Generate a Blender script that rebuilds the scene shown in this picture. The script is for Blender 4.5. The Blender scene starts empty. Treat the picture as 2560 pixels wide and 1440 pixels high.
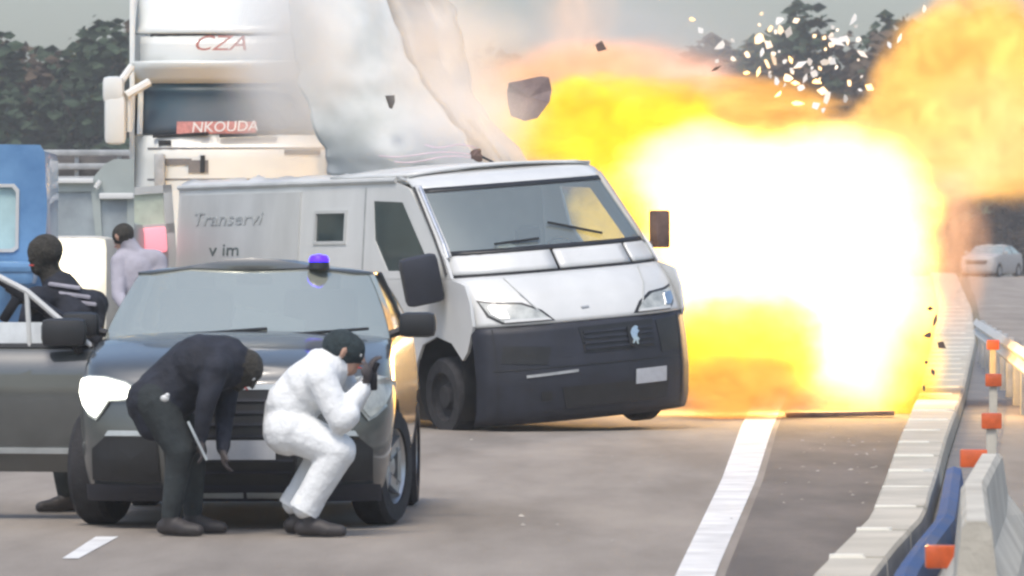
import bpy, bmesh, math, random
from mathutils import Vector, Matrix, noise
from mathutils.geometry import tessellate_polygon
random.seed(7)
R = math.radians
C = bpy.context.scene.collection
scn = bpy.context.scene
# ------------------------------------------------------------------ camera, sky, sun, exposure
FPX, HOR, CAMZ = 13440.0, 690.0, 1.45          # focal length in photograph pixels, horizon row, eye height
cam_d = bpy.data.cameras.new('camera'); cam = bpy.data.objects.new('camera', cam_d); C.objects.link(cam)
cam.location = (0, 0, CAMZ); cam.rotation_euler = (R(90), 0, 0)
cam_d.sensor_width = 36; cam_d.lens = FPX / 2560 * 36; cam_d.shift_y = -30 / 2560
cam_d.clip_start = 0.5; cam_d.clip_end = 3000
scn.camera = cam
cam_d.dof.use_dof = True; cam_d.dof.focus_distance = 43; cam_d.dof.aperture_fstop = 9
SUN_EL, SUN_AZ = R(60), R(196)                 # azimuth clockwise from +Y
w = bpy.data.worlds.new('World'); scn.world = w; w.use_nodes = True
nt = w.node_tree; sky = nt.nodes.new('ShaderNodeTexSky'); sky.sky_type = 'NISHITA'; sky.sun_disc = False
sky.sun_elevation = SUN_EL; sky.sun_rotation = SUN_AZ; sky.air_density = 1.3; sky.dust_density = 3.2; sky.ozone_density = 4.0
bg = nt.nodes['Background']; bg.inputs[1].default_value = 0.125
nt.links.new(sky.outputs[0], bg.inputs[0])
sun_d = bpy.data.lights.new('sun', 'SUN'); sun = bpy.data.objects.new('sun', sun_d); C.objects.link(sun)
sun_d.energy = 1.7; sun_d.angle = R(16); sun_d.color = (1, .91, .80)
sdir = Vector((math.sin(SUN_AZ) * math.cos(SUN_EL), math.cos(SUN_AZ) * math.cos(SUN_EL), math.sin(SUN_EL)))
sun.rotation_euler = (-sdir).to_track_quat('-Z', 'Y').to_euler()
scn.view_settings.view_transform = 'Standard'; scn.view_settings.look = 'None'
scn.view_settings.exposure = 0.6; scn.view_settings.gamma = 1; scn.view_settings.use_curve_mapping = False
cy = scn.cycles
cy.use_denoising = True; cy.volume_bounces = 2; cy.max_bounces = 8; cy.transparent_max_bounces = 12
cy.volume_step_rate = 1.0; cy.filter_width = 2.5; cy.sample_clamp_indirect = 8

def at(px, py, Y):
    """the point at distance Y that the photograph shows at pixel (px, py)"""
    return Vector(((px - 1280) * Y / FPX, Y, CAMZ - (py - HOR) * Y / FPX))
# ------------------------------------------------------------------ helpers
def tag(o, label=None, cat=None, group=None, kind=None):
    if label: o['label'] = label
    if cat: o['category'] = cat
    if group: o['group'] = group
    if kind: o['kind'] = kind
    return o
def empty(name, loc, label, cat, rot=(0, 0, 0), group=None):
    o = bpy.data.objects.new(name, None); C.objects.link(o); o.location = loc; o.rotation_euler = rot
    o.empty_display_size = .1
    return tag(o, label, cat, group)
def link(name, me, m, parent=None, smooth=True):
    o = bpy.data.objects.new(name, me); C.objects.link(o)
    if m is not None and len(me.materials) == 0: me.materials.append(m)
    if smooth:
        me.polygons.foreach_set('use_smooth', [True] * len(me.polygons))
        try: me.set_sharp_from_angle(angle=R(38))
        except Exception: pass
    if parent: o.parent = parent
    return o
def obj(name, bm, m, parent=None, smooth=True):
    bmesh.ops.recalc_face_normals(bm, faces=bm.faces[:])
    me = bpy.data.meshes.new(name); bm.to_mesh(me); bm.free()
    return link(name, me, m, parent, smooth)
def raw(name, v, f, m, parent=None, smooth=True):
    bm = bmesh.new(); vs = [bm.verts.new(p) for p in v]
    for q in f:
        try: bm.faces.new([vs[i] for i in q])
        except ValueError: pass
    return obj(name, bm, m, parent, smooth)
def bake(o):
    """replace an object's mesh by its evaluated (modified) mesh"""
    dg = bpy.context.evaluated_depsgraph_get(); dg.update()
    me = bpy.data.meshes.new_from_object(o.evaluated_get(dg))
    o.modifiers.clear(); o.data = me
    return o
def nbm(): return bmesh.new()
def box(bm, c, s, bev=0.0, rot=None, taper=None):
    r = bmesh.ops.create_cube(bm, size=1); vs = r['verts']
    for v in vs:
        if taper and v.co.z > 0: v.co.x *= taper[0]; v.co.y *= taper[1]
        v.co = Vector((v.co.x * s[0], v.co.y * s[1], v.co.z * s[2]))
        if rot is not None: v.co = rot @ v.co
        v.co += Vector(c)
    if bev > 0:
        es = list({e for v in vs for e in v.link_edges})
        bmesh.ops.bevel(bm, geom=es, offset=bev, segments=2, affect='EDGES', profile=.6)
    return bm
def cyl(bm, p0, p1, r0, r1=None, n=14, cap=True):
    p0, p1 = Vector(p0), Vector(p1); d = p1 - p0
    M = Matrix.Translation((p0 + p1) / 2) @ d.to_track_quat('Z', 'Y').to_matrix().to_4x4()
    bmesh.ops.create_cone(bm, cap_ends=cap, segments=n, radius1=r0, radius2=r0 if r1 is None else r1, depth=d.length, matrix=M)
    return bm
def ball(bm, c, r, sub=2, s=(1, 1, 1)):
    M = Matrix.Translation(Vector(c)) @ Matrix.Diagonal((r * s[0], r * s[1], r * s[2], 1))
    bmesh.ops.create_icosphere(bm, subdivisions=sub, radius=1, matrix=M); return bm
def tube(bm, pts, r, n=8):
    pts = [Vector(p) for p in pts]
    for a, b in zip(pts[:-1], pts[1:]): cyl(bm, a, b, r, n=n)
    for p in pts[1:-1]: ball(bm, p, r * 1.0, 1)
    return bm
def lathe(bm, prof, axis_o, axis_d, n=24):
    """prof = [(radius, along)]"""
    axis_o, q = Vector(axis_o), Vector(axis_d).to_track_quat('Z', 'Y')
    rings = []
    for r, h in prof:
        rings.append([bm.verts.new(axis_o + q @ Vector((r * math.cos(a), r * math.sin(a), h))) for a in [2 * math.pi * i / n for i in range(n)]])
    for A, B in zip(rings[:-1], rings[1:]):
        for i in range(n): bm.faces.new([A[i], A[(i + 1) % n], B[(i + 1) % n], B[i]])
    return bm
def grid(bm, P, close=False):
    """P[row][col] points to quads; repeated points are welded later"""
    V = [[bm.verts.new(p) for p in row] for row in P]
    for i in range(len(V) - 1):
        m = len(V[i])
        for j in range(m if close else m - 1):
            bm.faces.new([V[i][j], V[i][(j + 1) % m], V[i + 1][(j + 1) % m], V[i + 1][j]])
    return V
def plate(loops, fn, th=0.02, cuts_x=None, cuts_y=None):
    """a flat polygon (first loop) with holes, cut up and mapped by fn(u, v, off) onto a surface, thickness th inwards"""
    bm = bmesh.new(); flat = [p for l in loops for p in l]
    vs = [bm.verts.new((p[0], p[1], 0)) for p in flat]
    for t in tessellate_polygon([[Vector((p[0], p[1], 0)) for p in l] for l in loops]):
        try: bm.faces.new([vs[i] for i in t])
        except ValueError: pass
    for cx in (cuts_x or []):
        bmesh.ops.bisect_plane(bm, geom=bm.verts[:] + bm.edges[:] + bm.faces[:], plane_co=(cx, 0, 0), plane_no=(1, 0, 0))
    for cz in (cuts_y or []):
        bmesh.ops.bisect_plane(bm, geom=bm.verts[:] + bm.edges[:] + bm.faces[:], plane_co=(0, cz, 0), plane_no=(0, 1, 0))
    bmesh.ops.dissolve_degenerate(bm, dist=1e-5, edges=bm.edges[:])
    bmesh.ops.recalc_face_normals(bm, faces=bm.faces[:])
    uv = {v: (v.co.x, v.co.y) for v in bm.verts}
    if th:
        r = bmesh.ops.extrude_face_region(bm, geom=bm.faces[:])
        back = [e for e in r['geom'] if isinstance(e, bmesh.types.BMVert)]
        bk = {v: (v.co.x, v.co.y) for v in back}
        for v, (a, b) in bk.items(): v.co = fn(a, b, -th)
        for v, (a, b) in uv.items():
            if v not in bk: v.co = fn(a, b, 0)
    else:
        for v, (a, b) in uv.items(): v.co = fn(a, b, 0)
    return bm
def lin(a, b, n): return [a + (b - a) * i / (n - 1) for i in range(n)]
def interp(tab, z):
    if z <= tab[0][0]: return tab[0][1]
    for (z0, d0), (z1, d1) in zip(tab[:-1], tab[1:]):
        if z <= z1: return d0 + (d1 - d0) * (z - z0) / max(1e-6, z1 - z0)
    return tab[-1][1]
# ------------------------------------------------------------------ materials
def mat(name, col, rough=.5, metal=0.0, var=.12, scale=6.0, bump=0.0, bscale=80.0, coat=0.0, spec=.5, col2=None, detail=5, stretch=None):
    m = bpy.data.materials.new(name); m.use_nodes = True; t = m.node_tree; b = t.nodes['Principled BSDF']
    b.inputs['Roughness'].default_value = rough; b.inputs['Metallic'].default_value = metal
    b.inputs['Coat Weight'].default_value = coat; b.inputs['Specular IOR Level'].default_value = spec
    tc = t.nodes.new('ShaderNodeTexCoord'); n = t.nodes.new('ShaderNodeTexNoise')
    n.inputs['Scale'].default_value = scale; n.inputs['Detail'].default_value = detail; n.inputs['Roughness'].default_value = .6
    if stretch:
        mp = t.nodes.new('ShaderNodeMapping'); mp.inputs['Scale'].default_value = stretch
        t.links.new(tc.outputs['Object'], mp.inputs['Vector']); t.links.new(mp.outputs[0], n.inputs['Vector'])
    else: t.links.new(tc.outputs['Object'], n.inputs['Vector'])
    rp = t.nodes.new('ShaderNodeValToRGB'); e = rp.color_ramp.elements
    c2 = col2 or tuple(c * (1 + var) for c in col); c1 = col if col2 else tuple(c * (1 - var) for c in col)
    e[0].position = .35; e[0].color = (*c1, 1); e[1].position = .65; e[1].color = (*c2, 1)
    t.links.new(n.outputs['Fac'], rp.inputs['Fac']); t.links.new(rp.outputs['Color'], b.inputs['Base Color'])
    if bump:
        n2 = t.nodes.new('ShaderNodeTexNoise'); n2.inputs['Scale'].default_value = bscale; n2.inputs['Detail'].default_value = 4
        t.links.new(tc.outputs['Object'], n2.inputs['Vector'])
        bp = t.nodes.new('ShaderNodeBump'); bp.inputs['Strength'].default_value = bump; bp.inputs['Distance'].default_value = .02
        t.links.new(n2.outputs['Fac'], bp.inputs['Height']); t.links.new(bp.outputs['Normal'], b.inputs['Normal'])
    return m
def glow(name, col, strength):
    m = bpy.data.materials.new(name); m.use_nodes = True; b = m.node_tree.nodes['Principled BSDF']
    b.inputs['Base Color'].default_value = (*col, 1); b.inputs['Emission Color'].default_value = (*col, 1)
    b.inputs['Emission Strength'].default_value = strength; return m
def glass(name, tint, clear, rough=.06, base=(.03, .035, .04), metal=0.0):
    """window glass: tinted see-through mixed with a sky-reflecting gloss"""
    m = bpy.data.materials.new(name); m.use_nodes = True; t = m.node_tree
    for n in list(t.nodes):
        if n.type == 'BSDF_PRINCIPLED': t.nodes.remove(n)
    out = t.nodes['Material Output']; tr = t.nodes.new('ShaderNodeBsdfTransparent'); tr.inputs[0].default_value = (*tint, 1)
    p = t.nodes.new('ShaderNodeBsdfPrincipled'); p.inputs['Base Color'].default_value = (*base, 1); p.inputs['Metallic'].default_value = metal; p.inputs['Roughness'].default_value = rough
    p.inputs['IOR'].default_value = 1.9; p.inputs['Coat Weight'].default_value = .6
    mx = t.nodes.new('ShaderNodeMixShader'); mx.inputs[0].default_value = 1 - clear
    t.links.new(tr.outputs[0], mx.inputs[1]); t.links.new(p.outputs[0], mx.inputs[2]); t.links.new(mx.outputs[0], out.inputs['Surface'])
    return m
M = {}
M['white'] = mat('white_paint', (.565, .575, .565), .38, scale=1.8, coat=.3, col2=(.645, .655, .645), detail=8, stretch=(1, 1, .45))
M['truckwhite'] = mat('cream_white_paint', (.66, .68, .655), .4, var=.04, scale=2, coat=.3)
M['farwhite'] = mat('dusty_white_paint', (.36, .35, .34), .5, var=.1)
M['oldwhite'] = mat('dull_white_paint', (.455, .465, .455), .5, scale=2, col2=(.55, .56, .55), detail=8, stretch=(1, 1, .4))
M['greycar'] = mat('grey_metallic_paint', (.062, .068, .067), .4, metal=.1, var=.15, scale=3, coat=1)
M['greycar'].node_tree.nodes['Principled BSDF'].inputs['Coat IOR'].default_value = 1.75
M['greycar'].node_tree.nodes['Principled BSDF'].inputs['Coat Roughness'].default_value = .08
M['darkcar'] = mat('dark_blue_grey_paint', (.045, .048, .075), .3, metal=.3, var=.08, coat=.8)
M['plastic'] = mat('dark_bumper_plastic', (.018, .021, .032), .55, var=.25, scale=3, bump=.15, bscale=200)
M['black'] = mat('black_trim', (.015, .016, .018), .45, var=.2)
M['rubber'] = mat('tyre_rubber', (.022, .022, .025), .85, var=.3, scale=12, bump=.3, bscale=60)
M['rim'] = mat('alloy_rim', (.45, .46, .47), .35, metal=.9, var=.1)
M['chrome'] = mat('bright_chrome', (.75, .76, .76), .18, metal=1, var=.03)
M['greymetal'] = mat('galvanised_steel', (.42, .43, .43), .45, metal=.5, var=.18, scale=5)
M['glass'] = glass('van_glass', (.76, .84, .82), .5, .16, (.40, .46, .45), .4)
M['carglass'] = glass('car_glass', (.7, .76, .72), .25, .09, (.80,.83,.70), .68)
M['darkglass'] = mat('dark_glass', (.02, .035, .035), .12, var=.3, spec=.7)
M['truckglass'] = mat('blue_grey_truck_glass', (.035, .075, .105), .35, scale=1.1, col2=(.075, .085, .10), spec=.25)
M['interior'] = mat('cab_interior_cloth', (.06, .065, .065), .9, var=.2)
M['cabgrey'] = mat('cab_grey_lining', (.42, .46, .46), .9, var=.12, scale=2)
M['lens'] = mat('clear_lamp_lens', (.26, .28, .27), .14, scale=7, col2=(.5, .52, .49), coat=1)
M['plate'] = mat('pale_number_plate', (.5, .52, .55), .4, var=.06, scale=20)
M['road'] = mat('worn_beige_asphalt', (.20, .172, .143), .9, var=.0, scale=1.1, bump=.5, bscale=45, col2=(.31, .27, .228), detail=9, stretch=(1, .16, 1))
M['shoulder'] = mat('dark_shoulder_asphalt', (.105, .09, .078), .9, scale=1.4, bump=.5, bscale=45, col2=(.18, .155, .132), detail=9, stretch=(1, .2, 1))
M['verge'] = mat('dry_earth', (.13, .12, .085), .95, scale=.4, bump=.6, bscale=6, col2=(.2, .18, .13))
M['paint'] = mat('road_paint', (.55, .54, .52), .8, scale=2.2, col2=(.76, .75, .72), bump=.3, bscale=60)
M['concrete'] = mat('pale_concrete', (.37, .345, .285), .9, scale=1.1, bump=.4, bscale=30, col2=(.54, .50, .42))
M['concrete2'] = mat('white_barrier_concrete', (.40, .37, .31), .85, scale=1.6, bump=.4, bscale=25, col2=(.58, .55, .47), detail=8)
M['joint'] = mat('bright_joint_mortar', (.78, .76, .68), .7, var=.05)
M['blue'] = mat('blue_plastic', (.02, .075, .22), .85, scale=1.2, col2=(.07, .10, .19))
M['gutter'] = mat('grey_gutter_stone', (.13, .13, .14), .8, scale=2, col2=(.21, .2, .19), bump=.3, bscale=20)
M['orange'] = mat('orange_reflector', (.56, .09, .012), .5, var=.18, scale=14, coat=.6)
M['bluetruck'] = mat('blue_truck_paint', (.06, .17, .36), .35, scale=1.5, col2=(.14, .3, .52), coat=.6)
M['greyvan'] = mat('grey_green_paint', (.32, .36, .35), .4, var=.08, scale=2)
M['red'] = mat('red_print', (.5, .08, .07), .5, var=.15)
M['redprint'] = mat('faded_red_print', (.42, .16, .14), .6, var=.2, scale=20)
M['greyprint'] = mat('faded_grey_print', (.41, .43, .425), .6, var=.2, scale=20)
M['darkprint'] = mat('dark_green_print', (.1, .125, .12), .6, var=.2)
M['silver'] = mat('silver_trim', (.5, .54, .55), .4, metal=.4, var=.1)
M['navy'] = mat('dark_navy_jacket', (.014, .017, .027), .85, var=.35, scale=7, bump=.8, bscale=14)
M['trouser'] = mat('dark_green_grey_trousers', (.022, .028, .030), .9, var=.3, scale=7, bump=.6, bscale=18)
M['overall'] = mat('white_overall_cloth', (.72, .74, .745), .9, var=.05, scale=7, bump=.55, bscale=22)
M['hair'] = mat('dark_brown_knit', (.035, .032, .026), .9, var=.35, scale=30, bump=.8, bscale=60)
M['cap'] = mat('teal_black_knit', (.02, .032, .036), .9, var=.3, scale=30, bump=.6, bscale=60)
M['skin'] = mat('skin', (.42, .25, .18), .6, var=.1, scale=15)
M['shoe'] = mat('dark_shoe_leather', (.03, .026, .026), .6, var=.3)
M['greycloth'] = mat('grey_lavender_cloth', (.34, .33, .38), .9, var=.12, scale=5, bump=.5, bscale=14)
M['gun'] = mat('gun_metal', (.02, .02, .024), .4, metal=.6, var=.2)
M['glove'] = mat('dark_grey_glove', (.07, .06, .06), .8, var=.2)
M['torn'] = mat('torn_white_sheet_metal', (.47, .50, .485), .9, spec=.15, var=.08, scale=1.4, bump=.25, bscale=4, col2=(.60, .62, .61))
M['tornback'] = mat('grey_primer_metal', (.34, .33, .30), .6, var=.1, scale=1.5, col2=(.47, .44, .40))
M['burnt'] = mat('scorched_and_firelit_metal', (.12, .075, .06), .6, var=.35, scale=5, bump=.5, bscale=12)
M['shard'] = mat('white_metal_shard', (.8, .78, .74), .5, var=.05)
M['bark'] = mat('bark', (.06, .05, .04), .9, var=.3, scale=5)
def leafmat(name, a, b):
    m = mat(name, a, .8, scale=.35, col2=b, detail=3, spec=.12); return m
M['leafdark'] = leafmat('dark_green_foliage', (.028, .05, .030), (.062, .09, .055))
M['leafshade'] = leafmat('shaded_brown_foliage', (.024, .015, .010), (.045, .03, .02))  # brown darkened in the colour itself, as foliage in shade
M['leafbrown'] = leafmat('brown_winter_foliage', (.07, .05, .034), (.12, .09, .062))
# ------------------------------------------------------------------ ground, road, markings
def gz(Y): return max(0.0, (Y - 105) * .0088)
def sheet(name, rows, m, z=0.0):
    """rows = [(Y, x0, x1)]"""
    P = [[(x, Y, gz(Y) + z) for x in lin(x0, x1, 5)] for Y, x0, x1 in rows]
    bm = nbm(); grid(bm, P); return obj(name, bm, m, smooth=False)
Ys = [-30, 5, 20, 40, 60, 80, 105, 140, 180, 220, 264, 300, 600, 1500]
def gz(Y): return max(0.0, (min(Y, 264) - 105) * .0091)
tag(sheet('ground', [(Y, -60 - Y * .6, 60 + Y * .6) for Y in Ys], M['verge'], -.012), kind='structure')
def kerbx(Y): return interp([(15, .56), (23.3, 1.28), (29.1, 1.93), (35.7, 2.48), (42.6, 3.05), (60, 4.53), (109, 8.5), (150, 11.9), (200, 15.7), (264, 20.6)], Y)
def edgex(Y): return interp([(15, .17), (26, .79), (38.2, 1.49), (51.3, 2.18), (64, 2.9), (109, 5.4), (264, 14)], Y)
tag(sheet('road', [(Y, -14 + Y * .02, kerbx(max(Y, 15)) + .02) for Y in Ys[:-2]], M['road'], 0), kind='structure')
tag(sheet('far_carriageway', [(Y, kerbx(max(Y, 15)) + .5 + .0052 * max(0, Y - 20), kerbx(max(Y, 15)) + 24) for Y in Ys[1:-2]], M['road'], 0), kind='structure')
def strip(name, fn, w_, y0, y1, m, n=24, z=.004):
    bm = nbm(); grid(bm, [[(fn(Y) + k * w_(Y), Y, gz(Y) + z) for k in (0, .5, 1)] for Y in lin(y0, y1, n)])
    return tag(obj(name, bm, m, smooth=False), kind='structure')
strip('road_edge_line', edgex, lambda Y: .19 + .0045 * max(0, Y - 26), 12, 110, M['paint'], 60)
P = [[(edgex(Y) + .24 + .0045 * max(0, Y - 26) + k * (kerbx(Y) + .01 - edgex(Y) - .24 - .0045 * max(0, Y - 26)), Y, gz(Y) + .004) for k in (0, .33, .67, 1)] for Y in lin(12, 200, 80)]
bm = nbm(); grid(bm, P); tag(obj('road_shoulder', bm, M['shoulder'], smooth=False), kind='structure')
def ongr(px, py, z=.004):
    Y = (CAMZ - z) * FPX / (py - HOR); return at(px, py, Y)
dash = [ongr(155, 1396), ongr(196, 1396), ongr(297, 1341), ongr(240, 1341)]
tag(raw('lane_dash', dash, [(0, 1, 2, 3)], M['paint'], smooth=False), kind='structure')
d0, d1 = dash[0], dash[3]
# ------------------------------------------------------------------ kerb of pale blocks, blue rail, barrier
kerb = empty('median_kerb', (kerbx(30), 30, 0), 'low kerb of pale concrete blocks with bright joints curving along the road shoulder', 'kerb')
Yk = 17.0; i = 0
def kw(Y): return interp([(26, .29), (60, .52), (109, .92), (150, .95), (264, 1.25)], Y)
while Yk < 262:
    L = 2.6 + .035 * max(0, Yk - 25); a, b = Yk + .03, Yk + L - .03
    def kp(Y, k, z): return Vector((kerbx(Y) + k * kw(Y), Y, z + gz(Y)))
    lift = random.uniform(0, .012)
    prof = [(0, 0), (.03, .13 + lift), (.08, .15 + lift), (.92, .15 + lift), (.97, .13 + lift), (1, 0)]
    bm = nbm(); V = grid(bm, [[kp(Y, k, z) - kerb.location for k, z in prof] for Y in (a, (a + b) / 2, b)])
    bm.faces.new(V[0]); bm.faces.new(V[-1]); obj('kerb_block', bm, M['concrete'], kerb, smooth=False)
    jw = random.uniform(.05, .09)
    bm = nbm(); V = grid(bm, [[kp(Y, k, z + .012) - kerb.location for k, z in [(.02, 0), (.06, .155), (.55 + random.random() * .4, .155), (.98, 0)]] for Y in (b + .0, b + jw)])
    bm.faces.new(V[0]); bm.faces.new(V[-1]); obj('joint_cap', bm, M['joint'], kerb, smooth=False)
    Yk += L
strip('gutter', lambda Y: kerbx(Y) + kw(Y) + .01, lambda Y: .22 + .004 * Y, 15, 108, M['gutter'], 40, .006)
bm = nbm(); P = []
for Y in lin(20, 36.5, 14):
    x0 = kerbx(Y) + kw(Y) + .06 - (Y - 20) * .0022
    P.append([(x0, Y, .008), (x0 + .02, Y, .14), (x0 + .07, Y, .16), (x0 + .12, Y, .14), (x0 + .14, Y, .008)])
V = grid(bm, P); bm.faces.new(V[0]); bm.faces.new(V[-1])
tag(obj('blue_rail', bm, M['blue']), 'low blue plastic rail lying between the pale kerb and the white barrier', 'rail')
bar = empty('white_barrier', (2.2, 26, 0), 'short white concrete barrier with orange reflectors at the bottom right corner', 'barrier')
bo = bar.location
def barx(Y): return kerbx(Y) + .53 - (Y - 22) * .004
k = 0
for a, b in ((19.5, 23.2), (23.23, 26.9), (26.93, 31.2)):
    P = []
    for Y in (a, b):
        x = barx(Y); s_ = 1 - (.25 if Y > 31 else 0)
        P.append([Vector((x + u, Y, z * s_)) - bo for u, z in [(0, .002), (.02, .09), (.11, .25), (.14, .53), (.16, .56), (.23, .56), (.25, .53), (.28, .25), (.37, .09), (.39, .002)]])
    bm = nbm(); V = grid(bm, P); bm.faces.new(V[0]); bm.faces.new(V[-1]); obj('barrier_block', bm, M['concrete2'], bar, smooth=False)
for px, py, Y, wx, hz in ((2352, 1392, 23.0, .135, .1), (2440, 1246, 26.0, .14, .115), (2434, 1146, 29.5, .15, .1)):
    p = at(px, py, Y) - bo; bm = nbm(); box(bm, p, (wx, .05, hz), .012); box(bm, p + Vector((.05, .12, -.01)), (.04, .24, .04)); obj('reflector', bm, M['orange'], bar)
for px, py, Y, gl in ((2478, 1052, 37, 'nearest'), (2483, 950, 46, 'middle'), (2482, 862, 60, 'farthest')):
    p = at(px, py, Y); e = empty('delineator_post', (p.x, Y, gz(Y)), f'slim post with an orange reflector head, {gl} of three along the median', 'road post', group='orange topped posts on the median')
    bm = nbm(); box(bm, (0, 0, p.z / 2), (.07, .04, p.z), .01); obj('post', bm, M['concrete2'], e)
    bm = nbm(); box(bm, (0, -.03, p.z), (.14, .03, .11), .012); obj('reflector', bm, M['orange'], e)
rail = empty('guardrail', (5, 52, 0), 'white steel guardrail running away on the far side of the median', 'guardrail')
def grx(Y): return interp([(38, 3.95), (52, 4.98), (85.5, 7.4), (100, 8.6)], Y)
bm = nbm(); P = []
for Y in lin(38, 90, 30):
    P.append([Vector((grx(Y) + u, Y, z)) - rail.location for u, z in [(0, .47), (-.05, .53), (0, .6), (-.05, .67), (0, .74), (.012, .74), (.012, .47)]])
grid(bm, P, True); obj('rail', bm, M['oldwhite'], rail)
for Y in lin(40, 88, 13):
    bm = nbm(); box(bm, Vector((grx(Y) + .08, Y, .36)) - rail.location, (.1, .1, .72), .008); obj('post', bm, M['greymetal'], rail)
# ------------------------------------------------------------------ trees
def crown_bm(h, rx, rz, n, leaf, rng, lobes=9):
    bm = nbm(); L = []
    for k in range(lobes):
        a = rng.uniform(0, 6.28); q = rng.uniform(.1, .75)
        L.append((Vector((math.cos(a) * rx * q, math.sin(a) * rx * q, h + rng.uniform(-.75, .75) * rz)), rng.uniform(.3, .55)))
    for k in range(n):
        c, s = L[k % lobes]; d = Vector((rng.gauss(0, 1), rng.gauss(0, 1), rng.gauss(0, 1))).normalized() * (rng.random() ** .45)
        p = c + Vector((d.x * rx * s, d.y * rx * s, d.z * rz * s * 1.1))
        q = Vector((rng.gauss(0, 1), rng.gauss(0, 1), rng.gauss(0, 1))).to_track_quat('Z', 'Y'); s2 = leaf * rng.uniform(.6, 1.5)
        vs = [bm.verts.new(p + q @ Vector((x * s2, y * s2 * .6, z * s2))) for x, y, z in ((-1, 0, 0), (0, -1, .15), (1, 0, 0), (0, 1, .15))]
        bm.faces.new(vs)
    return bm
def tree(name, px, Y, top_py, rx, m, label, group, n=1500, seed=1, leaf=.38, base=.12):
    rng = random.Random(seed); X = (px - 1280) * Y / FPX; z0 = gz(Y); H = CAMZ - (top_py - HOR) * Y / FPX - z0
    t = empty(name, (X, Y, z0), label, 'tree', group=group)
    bm = nbm(); cyl(bm, (0, 0, -.2), (.1, 0, H * .55), H * .03, H * .014, 9)
    for k in range(5):
        a = k * 1.3; cyl(bm, (.05, 0, H * (.28 + .05 * k)), (math.cos(a) * rx * .5, math.sin(a) * rx * .5, H * (.55 + .06 * k)), H * .011, H * .004, 6)
    obj('trunk', bm, M['bark'], t)
    rz = H * (1 - base) / 2
    obj('crown', crown_bm(H - rz * .95, rx, rz * .82, n, leaf, rng, 12), m, t, smooth=False)
    return t
G1 = 'dark trees beyond the left fence'
for k, (px, top, rx, lab) in enumerate(((-60, 55, 3.3, 'dark tree cut by the left edge of the picture'), (60, 62, 2.6, 'dark tree between the left edge and the tallest left tree'),
        (140, 36, 2.5, 'tallest dark green tree behind the blue truck'), (225, 55, 2.6, 'greyish tree just right of the tallest left tree'), (300, 38, 2.7, 'dark tree standing behind the white truck mirrors'), (395, 50, 3., 'tree mostly hidden behind the white truck cab'))):
    tree('broadleaf_tree', px, 235 + 6 * (k % 3), top, rx * 1.25, M['leafbrown' if k in (1, 4) else 'leafdark'], lab, G1, 2600, 10 + k, .32, .05)
G2 = 'trees beyond the fireball'
for k, (px, top, rx, m, lab) in enumerate(((1190, 105, 3., 'leafbrown', 'brown tree showing right of the raised roof panel'), (1330, 130, 2.6, 'leafbrown', 'low brown tree behind the peach smoke'),
        (1740, 62, 2.5, 'leafbrown', 'grey brown tree at the left end of the flying fragments'), (1850, 75, 2.4, 'leafbrown', 'low tree between the leftmost and the tallest right tree'), (1965, 24, 2.6, 'leafdark', 'tallest dark tree behind the flying white fragments'),
        (2080, 50, 2.6, 'leafbrown', 'tree just right of the tallest one behind the fragments'), (2190, 66, 2.6, 'leafbrown', 'brown tree at the right end of the flying fragments'), (2300, 40, 2.4, 'leafdark', 'dark tree beside the orange plume'),
        (2420, 20, 3., 'leafdark', 'dark tree hidden by the orange plume'), (2550, 18, 3., 'leafdark', 'dark tree at the right edge above the orange plume'))):
    tree('broadleaf_tree', px, 300 + 5 * (k % 3), top, rx * 1.6, M[m], lab, G2, 2600, 40 + k, .42, .05)
tree('broadleaf_tree', 2545, 272, 478, 3.0, M['leafshade'], 'small dark bushy tree behind the far white car', 'bushy trees at the right edge', 3500, 77, .2, -.1)
tree('broadleaf_tree', 2465, 274, 535, 2.2, M['leafshade'], 'lower brown bush left of the dark bushy tree', 'bushy trees at the right edge', 3000, 78, .2, -.1)
# undergrowth in front of the woods reads as one mass
bm = nbm(); rng = random.Random(5)
for k in range(9000):
    left = k % 2; Y = rng.uniform(225, 232) if left else rng.uniform(290, 297)
    px = rng.uniform(-250, 560) if left else rng.uniform(1000, 2700)
    hh = 6.2 if left else 7.5
    p = Vector(((px - 1280) * Y / FPX, Y, gz(Y) + hh * rng.random() ** .8 * (.72 + .28 * math.sin(px * .021 + 2 * math.sin(px * .007)))))
    q = Vector((rng.gauss(0, 1), rng.gauss(0, 1), rng.gauss(0, 1))).to_track_quat('Z', 'Y'); s2 = .5 * rng.uniform(.6, 1.4)
    bm.faces.new([bm.verts.new(p + q @ Vector((x * s2, y * s2 * .6, 0))) for x, y in ((-1, 0), (0, -1), (1, 0), (0, 1))])
tag(obj('undergrowth', bm, M['leafdark'], smooth=False), 'dense brush filling the foot of the woods', 'undergrowth', kind='stuff')
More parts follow.
